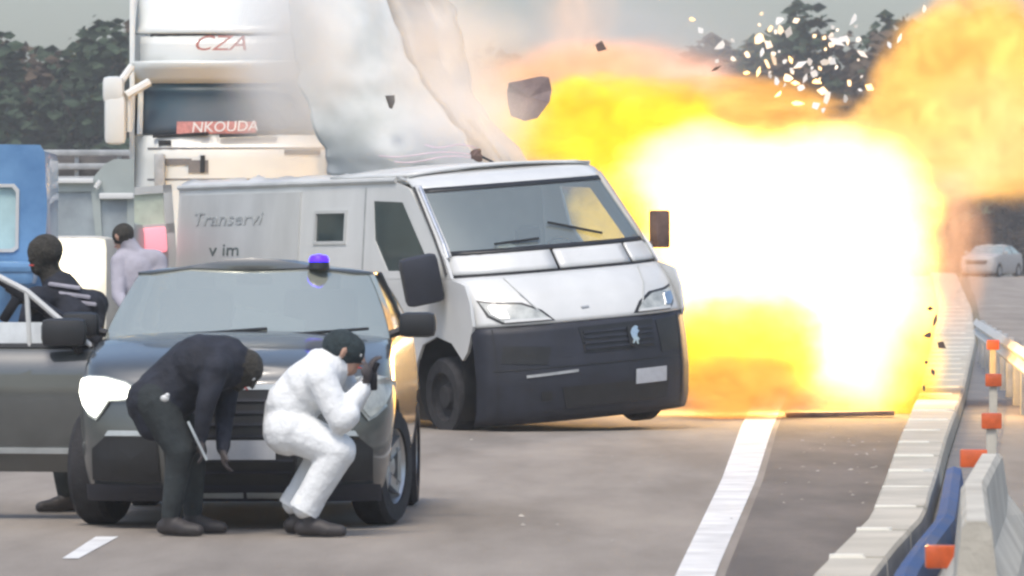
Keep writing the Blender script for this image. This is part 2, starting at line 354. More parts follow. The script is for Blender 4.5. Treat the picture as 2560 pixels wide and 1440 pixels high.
# ------------------------------------------------------------------ left fence on its wall
fe = empty('roadside_fence', at(200, 690, 75) * Vector((1, 1, 0)), 'metal fence with three pale horizontal rails on a wall behind the vehicles', 'fence')
fx0, fx1 = (-40 - 1280) * 75 / FPX - fe.location.x, (420 - 1280) * 75 / FPX - fe.location.x
bm = nbm(); box(bm, ((fx0 + fx1) / 2, .3, 1.35), (fx1 - fx0, .3, 2.7), .02); obj('base_wall', bm, M['gutter'], fe)
for z in (3.17, 2.98, 2.80): 
    bm = nbm(); box(bm, ((fx0 + fx1) / 2, .06, z), (fx1 - fx0, .05, .085), .012); obj('rail', bm, M['greymetal'], fe)
for x in lin(fx0 + .1, fx1 - .1, 5):
    bm = nbm(); box(bm, (x, .13, 2.93), (.06, .06, .55), .006); obj('post', bm, M['greymetal'], fe)
bm = nbm(); box(bm, ((fx0 + fx1) / 2, .25, 2.93), (fx1 - fx0, .03, .5)); obj('backing_panel', bm, M['gutter'], fe)
# ------------------------------------------------------------------ cars
def car(name, loc, yaw, label, cat, paint, P, group=None):
    """car facing local -Y; P: width L H hood cowl belt roofpts ..."""
    root = empty(name, loc, label, cat, (0, 0, yaw), group)
    W = P['w'] / 2; L = P['l']; hz0, hz1 = P['hood']; roof = P['roof']; wb = P['wb']; fo = P.get('fo', .82); wr = P.get('wr', .33)
    ws0, ws1 = P['ws']; rr1, rr0 = P['rw']                         # windscreen base/top d; rear window top/base d
    def top(d):                                                     # hood / belt line
        return interp([(0, hz0), (.25, hz0 + .07), (ws0, hz1), (L * .8, hz1 + .06), (L - .3, hz1 + .05), (L, hz1 - .05)], d)
    fr = [(0, 0), (.3, .012), (.6, .05), (.8, .11), (.92, .2), (.985, .36), (1, .62)]
    side = [.9, 1.25, 1.7, 2.3, 2.9, 3.4]
    half = [(x, d) for x, d in fr] + [(1.0, d) for d in side if d < L - .8] + [(x, L - d * .8) for x, d in reversed(fr)]
    def ring(z, wk, off, use_top=False):
        row = []
        for sgn in (1, -1):
            pts = half if sgn == 1 else list(reversed(half))[1:-1]
            for x, d in pts:
                dd = d + off * (1 - 2 * d / L)
                zz = top(d) - .0 if use_top else min(z, top(d) - .04)
                row.append(Vector((sgn * x * W * wk, dd, zz)))
        return row
    bm = nbm()
    rows = [ring(.17, .9, .12), ring(.22, .95, .05), ring(.38, .985, .0), ring(.55, 1.0, 0), ring(.72, 1.0, .02), ring(hz0 - .06, .99, .04), ring(9, .965, .07), ring(0, .93, .1, True)]
    V = grid(bm, rows, True)
    n = len(half); T = V[-1]; R_ = T[:n]; Lf = [T[0]] + list(reversed(T[n:])) + [T[n - 1]]
    cols = [[v for v in R_]]
    for f in (.6, 0, -.6):
        c = []
        for a, b in zip(R_, Lf):
            if a is b: c.append(a)
            else:
                k_ = (f + 1) / 2; p = a.co * k_ + b.co * (1 - k_); p.z += .05 * (1 - f * f); c.append(bm.verts.new(p))
        cols.append(c)
    cols.append(Lf)
    for A, B in zip(cols[:-1], cols[1:]):
        for j in range(n - 1):
            q = []
            for v in (A[j], A[j + 1], B[j + 1], B[j]):
                if v not in q: q.append(v)
            if len(q) > 2: bm.faces.new(q)
    bm.faces.new(V[0])
    body = obj('body', bm, paint, root)
    sm = body.modifiers.new('s', 'SUBSURF'); sm.levels = 2; sm.render_levels = 2
    bake(body)
    for d in (fo, fo + wb):                                         # wheel arches
        cb = nbm(); cyl(cb, (-W - .2, d, wr), (W + .2, d, wr), wr + .055, n=32); c = obj('cutter', cb, M['black'])
        bo_ = body.modifiers.new('b', 'BOOLEAN'); bo_.object = c; bo_.operation = 'DIFFERENCE'; bo_.solver = 'EXACT'
        c.parent = root; bake(body); bpy.data.objects.remove(c)
    link_me = body.data
    link_me.polygons.foreach_set('use_smooth', [True] * len(link_me.polygons)); link_me.set_sharp_from_angle(angle=R(40))
    bm = nbm(); box(bm, (0, L / 2, .42), (P['w'] - .5, L - .5, .4)); obj('underbody', bm, M['black'], root)
    # greenhouse
    gb = [(0, ws0), (.45, ws0 + .04), (.8, ws0 + .14), (.93, ws0 + .26), (.95, ws0 + .5), (.95, L * .62), (.94, rr0 - .35), (.86, rr0 - .1), (.5, rr0), (0, rr0 + .02)]
    gt = [(0, ws1), (.4, ws1 + .03), (.66, ws1 + .09), (.755, ws1 + .18), (.775, ws1 + .4), (.78, L * .58), (.76, rr1 - .3), (.68, rr1 - .08), (.4, rr1), (0, rr1 + .02)]
    def gp(x, d, z): return Vector((x * W, d, z))
    base = [gp(x, d, top(d) - .03) for x, d in gb]; tp = [gp(x, d, roof - .09 - (.05 if i in (0, 9) else .04 if i in (1, 8) else .07) + .06) for i, (x, d) in enumerate(gt)]
    def mx(p): return Vector((-p.x, p.y, p.z))
    def mid(a, b, t): m_ = a.lerp(b, t); m_.x *= 1 + .02 * math.sin(t * 3.14); return m_
    def sector(i0, i1, both, out=0.0, t0=0.0, t1=1.0):
        bm_ = nbm(); idx = range(i0, i1 + 1)
        seq = [(base[i], tp[i]) for i in idx]
        if both: seq = [(mx(base[i]), mx(tp[i])) for i in reversed(list(idx)) if i != 0 or True] + seq[1:] if i0 == 0 else [(mx(base[i]), mx(tp[i])) for i in range(i1, i0 - 1, -1)][::-1]
        rows_ = []
        for t in lin(t0, t1, 5):
            r = []
            for a, b in seq:
                p = mid(a, b, t); c_ = Vector((0, L * .5, p.z)); v_ = (p - c_); v_.z = 0
                r.append(p + v_.normalized() * out)
            rows_.append(r)
        grid(bm_, rows_); return bm_
    gm = P.get('glass', M['carglass'])
    obj('windscreen', sector(0, 3, True), gm, root)
    for sg in (1, -1):
        b_ = sector(4, 6, False)
        if sg < 0:
            for v in b_.verts: v.co.x *= -1
        obj('side_window', b_, gm, root)
        for i0 in (3, 6):
            b_ = sector(i0, i0 + 1, False, .006)
            if sg < 0:
                for v in b_.verts: v.co.x *= -1
            obj('pillar', b_, paint, root)
        b_ = nbm(); p0, p1 = mid(base[5], tp[5], 0), mid(base[5], tp[5], 1)
        bm2 = nbm(); cyl(bm2, (sg * p0.x * 1.0, p0.y, p0.z), (sg * p1.x, p1.y, p1.z), .03, n=8); obj('door_pillar', bm2, M['black'], root)
        b_.free()
    rb = nbm(); seq = [mx(base[i]).lerp(mx(tp[i]), 1) for i in (8, 7)]
    bmr = nbm(); rows_ = [[mid(base[i], tp[i], t) for i in (7, 8, 9)] + [mx(mid(base[i], tp[i], t)) for i in (8, 7)] for t in lin(0, 1, 5)]; grid(bmr, rows_)
    obj('rear_window', bmr, gm, root); rb.free()
    bmf = nbm(); rr = []
    for i in range(10):
        a = tp[i] + Vector((0, 0, .004)); rr.append([Vector((a.x * f * 1.012, a.y, a.z + .055 * (1 - f * f) * (1 if 0 < i < 9 else .5))) for f in (1, .75, .4, 0, -.4, -.75, -1)] if a.x > 0 else [Vector((0, a.y, a.z))] * 7)
    grid(bmf, rr); bmesh.ops.remove_doubles(bmf, verts=bmf.verts[:], dist=.0005); rf = obj('roof', bmf, paint, root)
    so = rf.modifiers.new('t', 'SOLIDIFY'); so.thickness = .02; so.offset = 0; bake(rf)
    # cabin: dark seats, dash, steering wheel
    bm = nbm(); box(bm, (0, L * .55, .9), (W * 1.6, 1.9, .3), .05)
    for sx in (-.38, .38):
        box(bm, (sx, ws1 + .55, 1.1), (.45, .15, .55), .06); box(bm, (sx, ws1 + .56, 1.42 if roof > 1.45 else 1.3), (.24, .1, .15), .04)
    obj('seats', bm, M['interior'], root)
    bm = nbm(); box(bm, (0, ws0 + .42, hz1 - .02), (W * 1.6, .4, .1), .03); obj('dashboard', bm, M['interior'], root)
    bm = nbm(); box(bm, (0, ws1 + .2, roof - .13), (.22, .04, .06), .015); obj('rear_view_mirror', bm, M['black'], root)
    # wheels
    for d in (fo, fo + wb):
        for sg in (1, -1):
            wl = bpy.data.objects.new('wheel', None); C.objects.link(wl); wl.parent = root; wl.location = (sg * (W - .1), d, wr)
            if d == fo: wl.rotation_euler = (0, 0, P.get('steer', 0))
            ax = (sg, 0, 0)
            bm = nbm(); lathe(bm, [(wr * .64, -.1), (wr * .93, -.1), (wr, -.07), (wr, .07), (wr * .93, .1), (wr * .66, .1), (wr * .64, -.1)], (0, 0, 0), ax, 30); obj('tyre', bm, M['rubber'], wl)
            bm = nbm(); lathe(bm, [(wr * .65, .085), (wr * .6, .06), (wr * .56, .02), (0.001, .01)], (0, 0, 0), ax, 24)
            for k in range(5):
                a = k * 1.2566; box(bm, (sg * .06, math.cos(a) * wr * .32, math.sin(a) * wr * .32), (.03, .07, wr * .6), .008, rot=Matrix.Rotation(-a + 1.5708, 3, 'X') @ Matrix.Rotation(1.5708, 3, 'X'))
            lathe(bm, [(.05, .075), (.0005, .08)], (0, 0, 0), ax, 12); obj('rim', bm, M['rim'], wl)
    # front fascia mapping F(x, z)
    def F(x, z, off=0):
        u = min(1, abs(x) / (W * .985)); d = interp([(0, 0), (.3, .012), (.6, .05), (.8, .11), (.92, .2), (.985, .36), (1, .62)], u)
        d += interp([(.17, .12), (.22, .06), (.38, .0), (.55, 0), (.72, .02), (hz0 - .04, .05), (hz0, .1), (hz0 + .05, .25)], z)
        nrm = Vector((0 if u < .5 else (1 if x > 0 else -1) * (u - .5) * 1.4, -1, .15)).normalized()
        return Vector((x, d, z)) + nrm * (off + .012)
    root['_w'] = W
    # mirrors
    for sg in (1, -1):
        bm = nbm(); p = Vector((sg * (W + .09), ws0 + .42, hz1 + .07))
        box(bm, p, (.22, .12, .15), .045); cyl(bm, p + Vector((-sg * .08, .02, -.03)), p + Vector((-sg * .2, .03, -.07)), .025, n=8)
        mo = obj('mirror', bm, P.get('mirror', paint), root)
    return root, F, W, top, mid, base, tp
def fpatch(name, pts, F, m, root, th=.02, off=0.0, nx=.12, holes=()):
    xs = [p[0] for p in pts]; zs = [p[1] for p in pts]
    cx = [x for x in lin(-1.2, 1.2, int(2.4 / nx)) if min(xs) < x < max(xs)]; cz = [z for z in lin(0, 3, 31) if min(zs) < z < max(zs)]
    return obj(name, plate([pts, *holes], lambda a, b, o: F(a, b, o + off), th, cx, cz), m, root)
# --- grey car in front
GX, GY = -1.605, 30.6
gcar, F, W, gtop, gmid, gbase, gtp = car('grey_car', (GX, GY, 0), R(-1.6), 'dark grey hatchback facing the camera with a blazing headlight and one front door open', 'car', M['greycar'],
    dict(w=1.83, l=4.15, hood=(.9, 1.09), roof=1.56, wb=2.62, ws=(.98, 1.62), rw=(3.3, 3.95), steer=R(-14), wr=.34, mirror=M['black']))
led = glow('headlight_glow', (1, .98, .84), 4.0)
for sg in (-1, 1):
    def sx(pts): return [(sg * x, z) for x, z in (pts if sg > 0 else pts)]
    h = fpatch('headlight', sx([(.905, .83), (.88, .865), (.82, .88), (.72, .875), (.60, .845), (.53, .80), (.53, .755), (.60, .735), (.70, .73), (.745, .66), (.775, .62), (.82, .645), (.87, .70), (.90, .77)]), F, M['lens'], gcar, .02, .004)
    fpatch('lamp', sx([(.893, .83), (.87, .855), (.82, .868), (.72, .863), (.61, .835), (.545, .795), (.545, .765), (.61, .747), (.71, .742), (.755, .668), (.778, .64), (.815, .66), (.86, .71), (.888, .775)]), F, led if sg < 0 else M['lens'], h, .01, .012)
fpatch('lower_intake', [(-.80, .28), (-.40, .27), (-.42, .53), (-.72, .53), (-.80, .46)], F, M['black'], gcar, .02, .0)
fpatch('intake_trim', [(-.72, .535), (-.42, .535), (-.42, .565), (-.70, .565)], F, M['silver'], gcar, .015, .006)
fpatch('lower_intake', [(.80, .28), (.40, .27), (.42, .53), (.72, .53), (.80, .46)], F, M['black'], gcar, .02, .0)
fpatch('intake_trim', [(.72, .535), (.42, .535), (.42, .565), (.70, .565)], F, M['silver'], gcar, .015, .006)
fpatch('grille', [(-.36, .25), (.36, .25), (.40, .62), (.22, .80), (-.22, .80), (-.40, .62)], F, M['black'], gcar, .02, .0)
for z in lin(.33, .74, 7):
    hw = interp([(.25, .34), (.62, .38), (.8, .2)], z)
    fpatch('grille_bar', [(-hw, z - .008), (hw, z - .008), (hw, z + .008), (-hw, z + .008)], F, M['plastic'], gcar, .01, .012)
fpatch('grille_trim', [(-.23, .80), (.23, .80), (.25, .83), (-.25, .83)], F, M['silver'], gcar, .015, .006)
fpatch('lower_bumper', [(-.84, .16), (.84, .16), (.84, .255), (-.84, .255)], F, M['plastic'], gcar, .02, .004)
fpatch('bumper_lip', [(-.30, .175), (.07, .175), (.07, .21), (-.30, .205)], F, M['silver'], gcar, .015, .012)
fpatch('bumper_lip', [(.09, .175), (.42, .175), (.42, .21), (.09, .21)], F, M['silver'], gcar, .015, .012)
fpatch('number_plate', [(-.26, .40), (.26, .40), (.26, .51), (-.26, .51)], F, M['plate'], gcar, .012, .025)
for sx_ in (-.42, .18):
    bm = nbm(); tube(bm, [(sx_, 1.0, 1.10), (sx_ + .55, 1.1, 1.14)], .009, 6); obj('wiper', bm, M['black'], gcar)
# paper on the dashboard, seen through the glass
bm = nbm(); box(bm, (.12, 1.36, 1.16), (.42, .03, .14), .004, rot=Matrix.Rotation(R(12), 3, 'Y')); tag(obj('sun_shade', bm, M['oldwhite'], gcar))
be = empty('beacon_light', (at(798, 640, 32.25).x, 32.22, 1.515), 'blue flashing magnetic beacon on the roof of the grey car', 'beacon')
bm = nbm(); cyl(bm, (0, 0, -.02), (0, 0, .02), .065, .06, 18); obj('base', bm, M['black'], be)
bm = nbm(); lathe(bm, [(.06, .02), (.06, .035), (.048, .056), (.001, .066)], (0, 0, 0), (0, 0, 1), 18); obj('dome', bm, glow('blue_beacon_glow', (.045, .01, 1), 2.2), be)
# --- its front door, swung open on the left
hx_, hd_ = -W - .005, 1.22
dv = Vector((-.985, .17, 0)).normalized(); dn = Vector((-.17, -.985, 0)).normalized()      # along the door, outward face
def DF(u, z, off=0):
    b = interp([(.28, -.07), (.40, -.01), (.44, .0), (.7, .03), (.9, .02), (1.0, -.03), (1.03, -.07)], z)
    return Vector((hx_, hd_, z)) + dv * u + dn * (b + off)
do = obj('open_door', plate([[(.02, .33), (.10, .285), (1.05, .285), (1.12, .6), (1.14, 1.03), (.0, 1.03)]], DF, .06, lin(.1, 1.05, 8), [.34, .40, .44, .5, .6, .7, .8, .86, .9, .95, 1.0]), M['greycar'], gcar)
obj('door_moulding', plate([[(.06, .395), (1.05, .395), (1.05, .43), (.06, .43)]], lambda a, b, o: DF(a, b, o + .012), .012, lin(.1, 1.05, 5)), M['silver'], do)
obj('waist_trim', plate([[(.0, 1.025), (1.14, 1.025), (1.14, 1.05), (.0, 1.05)]], lambda a, b, o: DF(a, min(b, 1.03), o + .01) + Vector((0, 0, max(0, b - 1.03))), .03), M['black'], do)
obj('window_glass', plate([[(.10, 1.05), (1.1, 1.05), (1.1, 1.175), (.30, 1.175)]], lambda a, b, o: DF(a, 1.02, o - .01) + Vector((0, 0, b - 1.02)), .006), mat('painted_sky_glass', (.62, .66, .68), .12, var=.1), do)  # pale glass colour stands in for the reflected sky
fr_ = nbm(); tube(fr_, [DF(.02, 1.03), DF(.42, 1.03) + Vector((0, 0, .33)), DF(.60, 1.03) + Vector((0, 0, .42)), DF(1.1, 1.03) + Vector((0, 0, .42))], .018, 8); tube(fr_, [DF(.40, 1.03), DF(.42, 1.03) + Vector((0, 0, .33))], .016, 8); obj('window_frame', fr_, M['oldwhite'], do)
bm = nbm(); p = DF(.16, 1.03, .10) + Vector((0, 0, .085)); box(bm, p, (.27, .13, .17), .05); cyl(bm, p + Vector((.06, .02, -.05)), DF(.08, 1.0), .03, n=8); obj('door_mirror', bm, M['black'], do)
bm = nbm(); box(bm, DF(.95, .88, .03), (.17, .03, .03), .01); obj('handle', bm, M['black'], do)
# --- far white car on the other carriageway
Yf = 258
fcar, F4, W4, *_ = car('white_car', (at(2440, 690, Yf).x, Yf, gz(Yf)), R(-25), 'white car far off on the other carriageway before the bushes', 'car', M['farwhite'],
    dict(w=1.85, l=4.4, hood=(.95, 1.12), roof=1.6, wb=2.7, ws=(1.0, 1.7), rw=(3.4, 4.1)))
fpatch('grille', [(-.5, .62), (.5, .62), (.55, .8), (-.55, .8)], F4, M['black'], fcar, .02, .004)
# ------------------------------------------------------------------ armoured van
van = empty('armoured_van', (.86, 50.2, .088), 'white armoured van with dark bumper and torn open roof beside the fireball', 'van', (0, R(-4.4), R(28)))
VW = 1.14
vprof = [(.04, .10), (.14, .02), (.45, -.03), (.75, -.01), (.95, .02), (1.03, .05), (1.14, .11), (1.26, .20), (1.37, .33), (1.45, .45), (1.66, .62), (2.28, 1.40), (2.36, 1.55), (2.41, 1.8)]
def vw(z): return VW - max(0, z - 1.35) * .13
def VF(x, z, off=0):
    wz = vw(z); u = min(1, abs(x) / wz)
    sb = .36 * u ** 3.2 if z < 1.6 else .36 * u ** 3.2 * max(.45, 1 - (z - 1.6) * .8)
    d = interp(vprof, z) + sb
    nrm = Vector((.8 * (u ** 3) * (1 if x > 0 else -1), -1, .25 if z < 1.4 else .7)).normalized()
    return Vector((x, d, z)) + nrm * off
def vband(z0, z1, nz, f0=-1, f1=1, n=19, off=0.0):
    bm = nbm(); P = []
    for z in lin(z0, z1, nz): P.append([VF(f * vw(z), z, off) for f in lin(f0, f1, n)])
    grid(bm, P); return bm
def thick(o, t=.02, off=-1):
    s = o.modifiers.new('t', 'SOLIDIFY'); s.thickness = t; s.offset = off; return bake(o)
# bumper (dark), with intake recess and fog lamp pocket
thick(obj('bumper', vband(.04, .955, 14), M['plastic'], van), .03)
fpatch('lower_grille', [(-.42, .36), (.78, .36), (.74, .16), (-.38, .16)], VF, M['black'], van, .02, .006)
fpatch('upper_grille', [(-.2, .90), (.62, .92), (.60, .66), (-.16, .66)], VF, M['black'], van, .02, .006)
for z in (.70, .75, .80, .85): fpatch('grille_slat', [(-.16, z - .012), (.60, z - .012), (.60, z + .012), (-.16, z + .012)], VF, M['plastic'], van, .015, .02)
fpatch('fog_lamp_pocket', [(.66, .90), (.97, .92), (.96, .62), (.70, .60)], VF, M['black'], van, .02, .008)
fpatch('fog_lamp_pocket', [(-.95, .62), (-.55, .58), (-.5, .74), (-.92, .78)], VF, M['black'], van, .02, .008)
fpatch('bumper_crease', [(-.75, .47), (-.25, .49), (-.25, .515), (-.75, .495)], VF, M['greymetal'], van, .01, .012)
fpatch('number_plate', [(.36, .32), (.72, .32), (.72, .46), (.36, .46)], VF, M['plate'], van, .015, .03)
bd = fpatch('emblem', [(.31, .70), (.37, .66), (.43, .70), (.44, .86), (.37, .885), (.30, .86)], VF, M['black'], van, .015, .03)
lion = [(.335, .70), (.35, .735), (.335, .76), (.325, .80), (.345, .84), (.385, .865), (.42, .85), (.405, .83), (.425, .81), (.40, .79), (.395, .76), (.42, .735), (.40, .72), (.405, .69), (.385, .69), (.375, .73), (.355, .70)]
fpatch('lion_figure', lion, VF, M['chrome'], bd, .01, .042, nx=.3)
# hood, cowl
thick(obj('hood', vband(.965, 1.425, 12), M['white'], van), .02)
for sg in (-1, 1):
    bm = nbm(); tube(bm, [VF(sg * x, z, .012) for x, z in ((.50, 1.0), (.58, 1.12), (.66, 1.25), (.72, 1.40))], .007, 5); obj('hood_crease', bm, M['oldwhite'], van)
    fpatch('bumper_seam', [(sg * .98, .10), (sg * .985, .10), (sg * .99, .94), (sg * .98, .94)], VF, M['black'], van, .006, .006)
fpatch('bumper_seam', [(-1.02, .545), (1.02, .545), (1.02, .556), (-1.02, .556)], VF, M['black'], van, .006, .006)
fpatch('towing_cover', [(-.62, .24), (-.52, .24), (-.52, .33), (-.62, .33)], VF, M['black'], van, .008, .008)
fpatch('hood_badge', [(-.12, 1.075), (-.04, 1.08), (-.04, 1.095), (-.12, 1.09)], VF, M['greymetal'], van, .008, .012)
thick(obj('hood_seam', vband(1.425, 1.452, 2, off=-.012), M['black'], van), .02)
for a, b in ((-1, -.12), (-.09, .62), (.65, 1)):
    thick(obj('cowl_panel', vband(1.455, 1.64, 5, a, b, 9), M['white'], van), .02)
thick(obj('cowl_backing', vband(1.45, 1.642, 4, -.98, .98, off=-.03), M['black'], van), .01)
# windscreen glass and frame
obj('windscreen', vband(1.665, 2.245, 7, -.93, .93), M['glass'], van)
for f0, f1 in ((-1.0, -.93), (.93, 1.0)): thick(obj('windscreen_pillar', vband(1.62, 2.30, 8, f0, f1, 3, .012), M['white'] if f0 < 0 else M['tornback'], van), .04)  # right pillar coloured browner in place of firelight
thick(obj('windscreen_seal', vband(1.63, 1.672, 2, -.95, .95, off=.004), M['black'], van), .02)
thick(obj('windscreen_header', vband(2.225, 2.27, 2, -.95, .95, off=.004), M['black'], van), .02)
thick(obj('roof_lip', vband(2.262, 2.41, 6), M['white'], van), .03)
# a light strip beside the left pillar
bm = nbm(); tube(bm, [VF(-.955 * vw(z), z, .03) for z in lin(1.60, 2.27, 6)], .018, 6); obj('pillar_strip', bm, M['chrome'], van)
bm = nbm(); tube(bm, [VF(-1.0 * vw(z), z, .016) for z in lin(1.46, 2.28, 6)], .012, 6); obj('pillar_gasket', bm, M['black'], van)
# wipers
bm = nbm(); tube(bm, [VF(-.65, 1.70, .03), VF(-.2, 1.72, .03)], .012, 6); obj('wiper', bm, M['black'], van)
bm = nbm(); tube(bm, [VF(.0, 1.86, .03), VF(.5, 1.72, .03)], .012, 6); obj('wiper', bm, M['black'], van)
fpatch('windscreen_paper', [(-.62, 1.69), (-.4, 1.69), (-.45, 1.76), (-.55, 1.77)], VF, M['oldwhite'], van, .004, -.06)
# headlights
for sg in (-1, 1):
    def q(p): return [(sg * x, z) for x, z in p]
    hl = fpatch('headlight', q([(1.035, 1.215), (.92, 1.19), (.68, 1.17), (.52, 1.09), (.42, .985), (.90, .985), (1.0, 1.06)]), VF, M['black'], van, .03, .006, .05)
    fpatch('lens', q([(1.02, 1.195), (.92, 1.17), (.70, 1.15), (.55, 1.08), (.47, 1.0), (.89, 1.0), (.98, 1.07)]), VF, M['lens'], hl, .02, .02, .05)
    fpatch('reflector', q([(.97, 1.15), (.85, 1.14), (.83, 1.03), (.9, 1.03), (.96, 1.08)]), VF, M['chrome'], hl, .01, .03, .05)
    fpatch('running_light', q([(.46, .99), (.88, .99), (.88, 1.018), (.49, 1.012)]), VF, M['white'], hl, .012, .034, .05)
# flanks: plates in (d, z)
VL = 6.95
def flank(sg):
    def fn(d, z, off): return Vector((sg * (vw(z) + off), d, z))
    fd = [(.33, .98), (.36, 1.2), (.44, 1.36), (.72, 1.42), (VL, 1.42), (VL, .32), (5.85, .32), (5.78, .6), (5.55, .82), (5.3, .88), (5.05, .82), (4.82, .6), (4.75, .32),
          (1.62, .32), (1.55, .6), (1.38, .80), (1.08, .88), (.78, .82), (.58, .66), (.47, .74)]
    obj('lower_side', plate([fd], fn, .03), M['white'], van)
    win = [(1.35, 1.62), (1.18, 1.62), (1.42, 2.02), (1.62, 2.18), (2.12, 2.18), (2.10, 1.86), (1.92, 1.62)]
    win = [(1.12, 1.5), (1.80, 2.15), (2.42, 2.17), (2.36, 1.8), (2.05, 1.5)]
    sq = [(2.72, 1.80), (2.72, 2.06), (3.12, 2.06), (3.12, 1.80)]
    sq = [(3.02, 1.79), (3.66, 1.79), (3.66, 2.06), (3.02, 2.06)]
    out = [(.72, 1.424), (.86, 1.60), (1.66, 2.27), (1.95, 2.34), (VL, 2.36), (VL, 1.424)]
    obj('upper_side', plate([out, win, sq], fn, .03, cuts_y=[1.6, 1.8, 2.0, 2.2]), M['white'], van)
    f_in = lambda d, z, off: fn(d, z, off - .008)
    if sg < 0: obj('side_window', plate([win], f_in, .006), M['darkglass'], van)
    o = fn
    f2 = lambda d, z, off: fn(d, z, off + .03)
    fr = obj('square_window', plate([[(2.98, 1.76), (3.70, 1.76), (3.70, 2.09), (2.98, 2.09)], sq], lambda d, z, off: fn(d, z, off + .012), .012), M['oldwhite'], van)
    obj('pane', plate([sq], f_in, .006), M['darkglass'], fr)
    obj('side_panel', plate([[(4.02, 1.0), (6.85, 1.0), (6.85, 2.28), (4.02, 2.28)]], lambda d, z, off: fn(d, z, off + .018), .017, cuts_y=[1.35, 1.42]), M['oldwhite'], van)
    obj('door_seam', plate([[(2.58, .35), (2.61, .35), (2.61, 2.3), (2.58, 2.3)]], lambda d, z, off: fn(d, z, off + .003), .006, cuts_y=[1.35, 1.42]), M['greymetal'], van)
    bm = nbm(); tube(bm, [fn(d, 2.36, 0) for d in (1.95, 3, 4.5, VL)], .03, 8); obj('roof_gutter', bm, M['oldwhite'], van)
    bm = nbm(); box(bm, fn(2.1, 1.22, .03), (.05, .2, .05), .012); obj('door_handle', bm, M['black'], van)
    for d in (1.08, 5.3):
        wl = bpy.data.objects.new('wheel', None); C.objects.link(wl); wl.parent = van; wl.location = (sg * (VW - .14), d, .37 - (.06 if sg < 0 else .1))
        ax = (sg, 0, 0)
        bm = nbm(); lathe(bm, [(.22, -.12), (.34, -.12), (.37, -.08), (.37, .08), (.34, .12), (.23, .12), (.22, -.12)], (0, 0, 0), ax, 30); obj('tyre', bm, M['rubber'], wl)
        bm = nbm(); lathe(bm, [(.225, .09), (.2, .05), (.13, .04), (.1, .1), (.001, .1)], (0, 0, 0), ax, 24); obj('rim', bm, M['rubber'], wl)
        bm = nbm(); cyl(bm, (sg * (VW - .55), d, .45), (sg * (VW - .02), d, .45), .47, n=28, cap=False); obj('wheel_arch', bm, M['black'], van)
flank(-1); flank(1)
def text(name, s, parent, size, origin, xdir, ydir, m, shear=0.0, ext=.004, sx=1.0):
    cu = bpy.data.curves.new(name, 'FONT'); cu.body = s; cu.size = size; cu.extrude = ext; cu.shear = shear; cu.resolution_u = 3
    o = bpy.data.objects.new(name, cu); C.objects.link(o); bake2 = bpy.context.evaluated_depsgraph_get(); bake2.update()
    me = bpy.data.meshes.new_from_object(o.evaluated_get(bake2)); bpy.data.objects.remove(o)
    x, y = Vector(xdir).normalized(), Vector(ydir).normalized(); z = x.cross(y)
    for v in me.vertices: v.co = Vector(origin) + x * (v.co.x * sx) + y * v.co.y + z * v.co.z
    me.materials.clear(); return link(name, me, m, parent, smooth=False)
vy = Vector((.13, 0, 1)).normalized()
text('lettering', 'Transervi', van, .19, (-vw(1.96) - .022, 6.55, 1.97), (0, -1, 0), vy, M['greyprint'], .2, ext=.002, sx=2.3)
text('lettering', 'v im', van, .18, (-vw(1.66) - .022, 6.1, 1.66), (0, -1, 0), vy, M['darkprint'], 0, ext=.002, sx=2.4)
# roof (front part left, rear torn away), rear wall, open rear door with red and white chevrons
bm = nbm(); grid(bm, [[Vector((f * vw(2.41), d, 2.412 + .05 * (1 - f * f))) for f in lin(-1, 1, 9)] for d in (1.75, 2.3, 3.0, 3.4)]); thick(obj('roof', bm, M['white'], van), .03)
for sg in (-1, 1):
    bm = nbm(); P = [[Vector((sg * vw(2.36), d, 2.36)), Vector((sg * (vw(2.36) - .03), d, 2.40)), Vector((sg * (vw(2.4) - .16 - .1 * noise.noise(Vector((d * 3, sg, 0)))), d, 2.43 + .05 * noise.noise(Vector((d * 4, 5, sg))))) ] for d in lin(1.75, VL, 24)]
    grid(bm, P); thick(obj('roof_edge', bm, M['white'], van), .025)
bm = nbm(); box(bm, (0, VL, 1.35), (1.9, .04, 2.0), .01); obj('rear_wall', bm, M['greymetal'], van)
bm = nbm(); box(bm, (0, 3.9, .4), (2.0, 5.0, .08)); box(bm, (0, 2.75, 1.35), (1.95, .05, 1.9)); obj('bulkhead', bm, M['cabgrey'], van)
bm = nbm(); box(bm, (0, 1.6, .22), (1.8, 2.3, .34)); obj('underbody', bm, M['black'], van)  # black box added to block light under the van
bm = nbm(); box(bm, (0, 1.1, 1.46), (1.9, .5, .12), .04); obj('dashboard', bm, M['interior'], van)
for sx_ in (-.55, .5):
    bm = nbm(); box(bm, (sx_, 2.2, 1.25), (.5, .16, .75), .07); box(bm, (sx_, 2.2, 1.72), (.26, .1, .18), .04); obj('seat', bm, M['interior'], van)
bm = nbm(); lathe(bm, [(.19, -.015), (.205, 0), (.19, .015), (.175, 0), (.19, -.015)], (.5, 1.45, 1.55), (0, -1, .9), 20); obj('steering_wheel', bm, M['black'], van)
bm = nbm()
box(bm, (-1.50, VL + .12, 1.95), (.9, .05, .1)); box(bm, (-1.50, VL + .12, 2.36), (.9, .05, .08)); box(bm, (-1.92, VL + .12, 1.45), (.08, .05, 1.9)); box(bm, (-1.1, VL + .12, 1.45), (.1, .05, 1.9)); box(bm, (-1.5, VL + .13, 1.2), (.9, .04, 1.42))
dr = obj('rear_door', bm, M['oldwhite'], van)
bm = nbm(); box(bm, (-1.5, VL + .13, 2.16), (.76, .01, .34)); obj('pane', bm, mat('pale_green_pane', (.5, .56, .46), .3), dr)
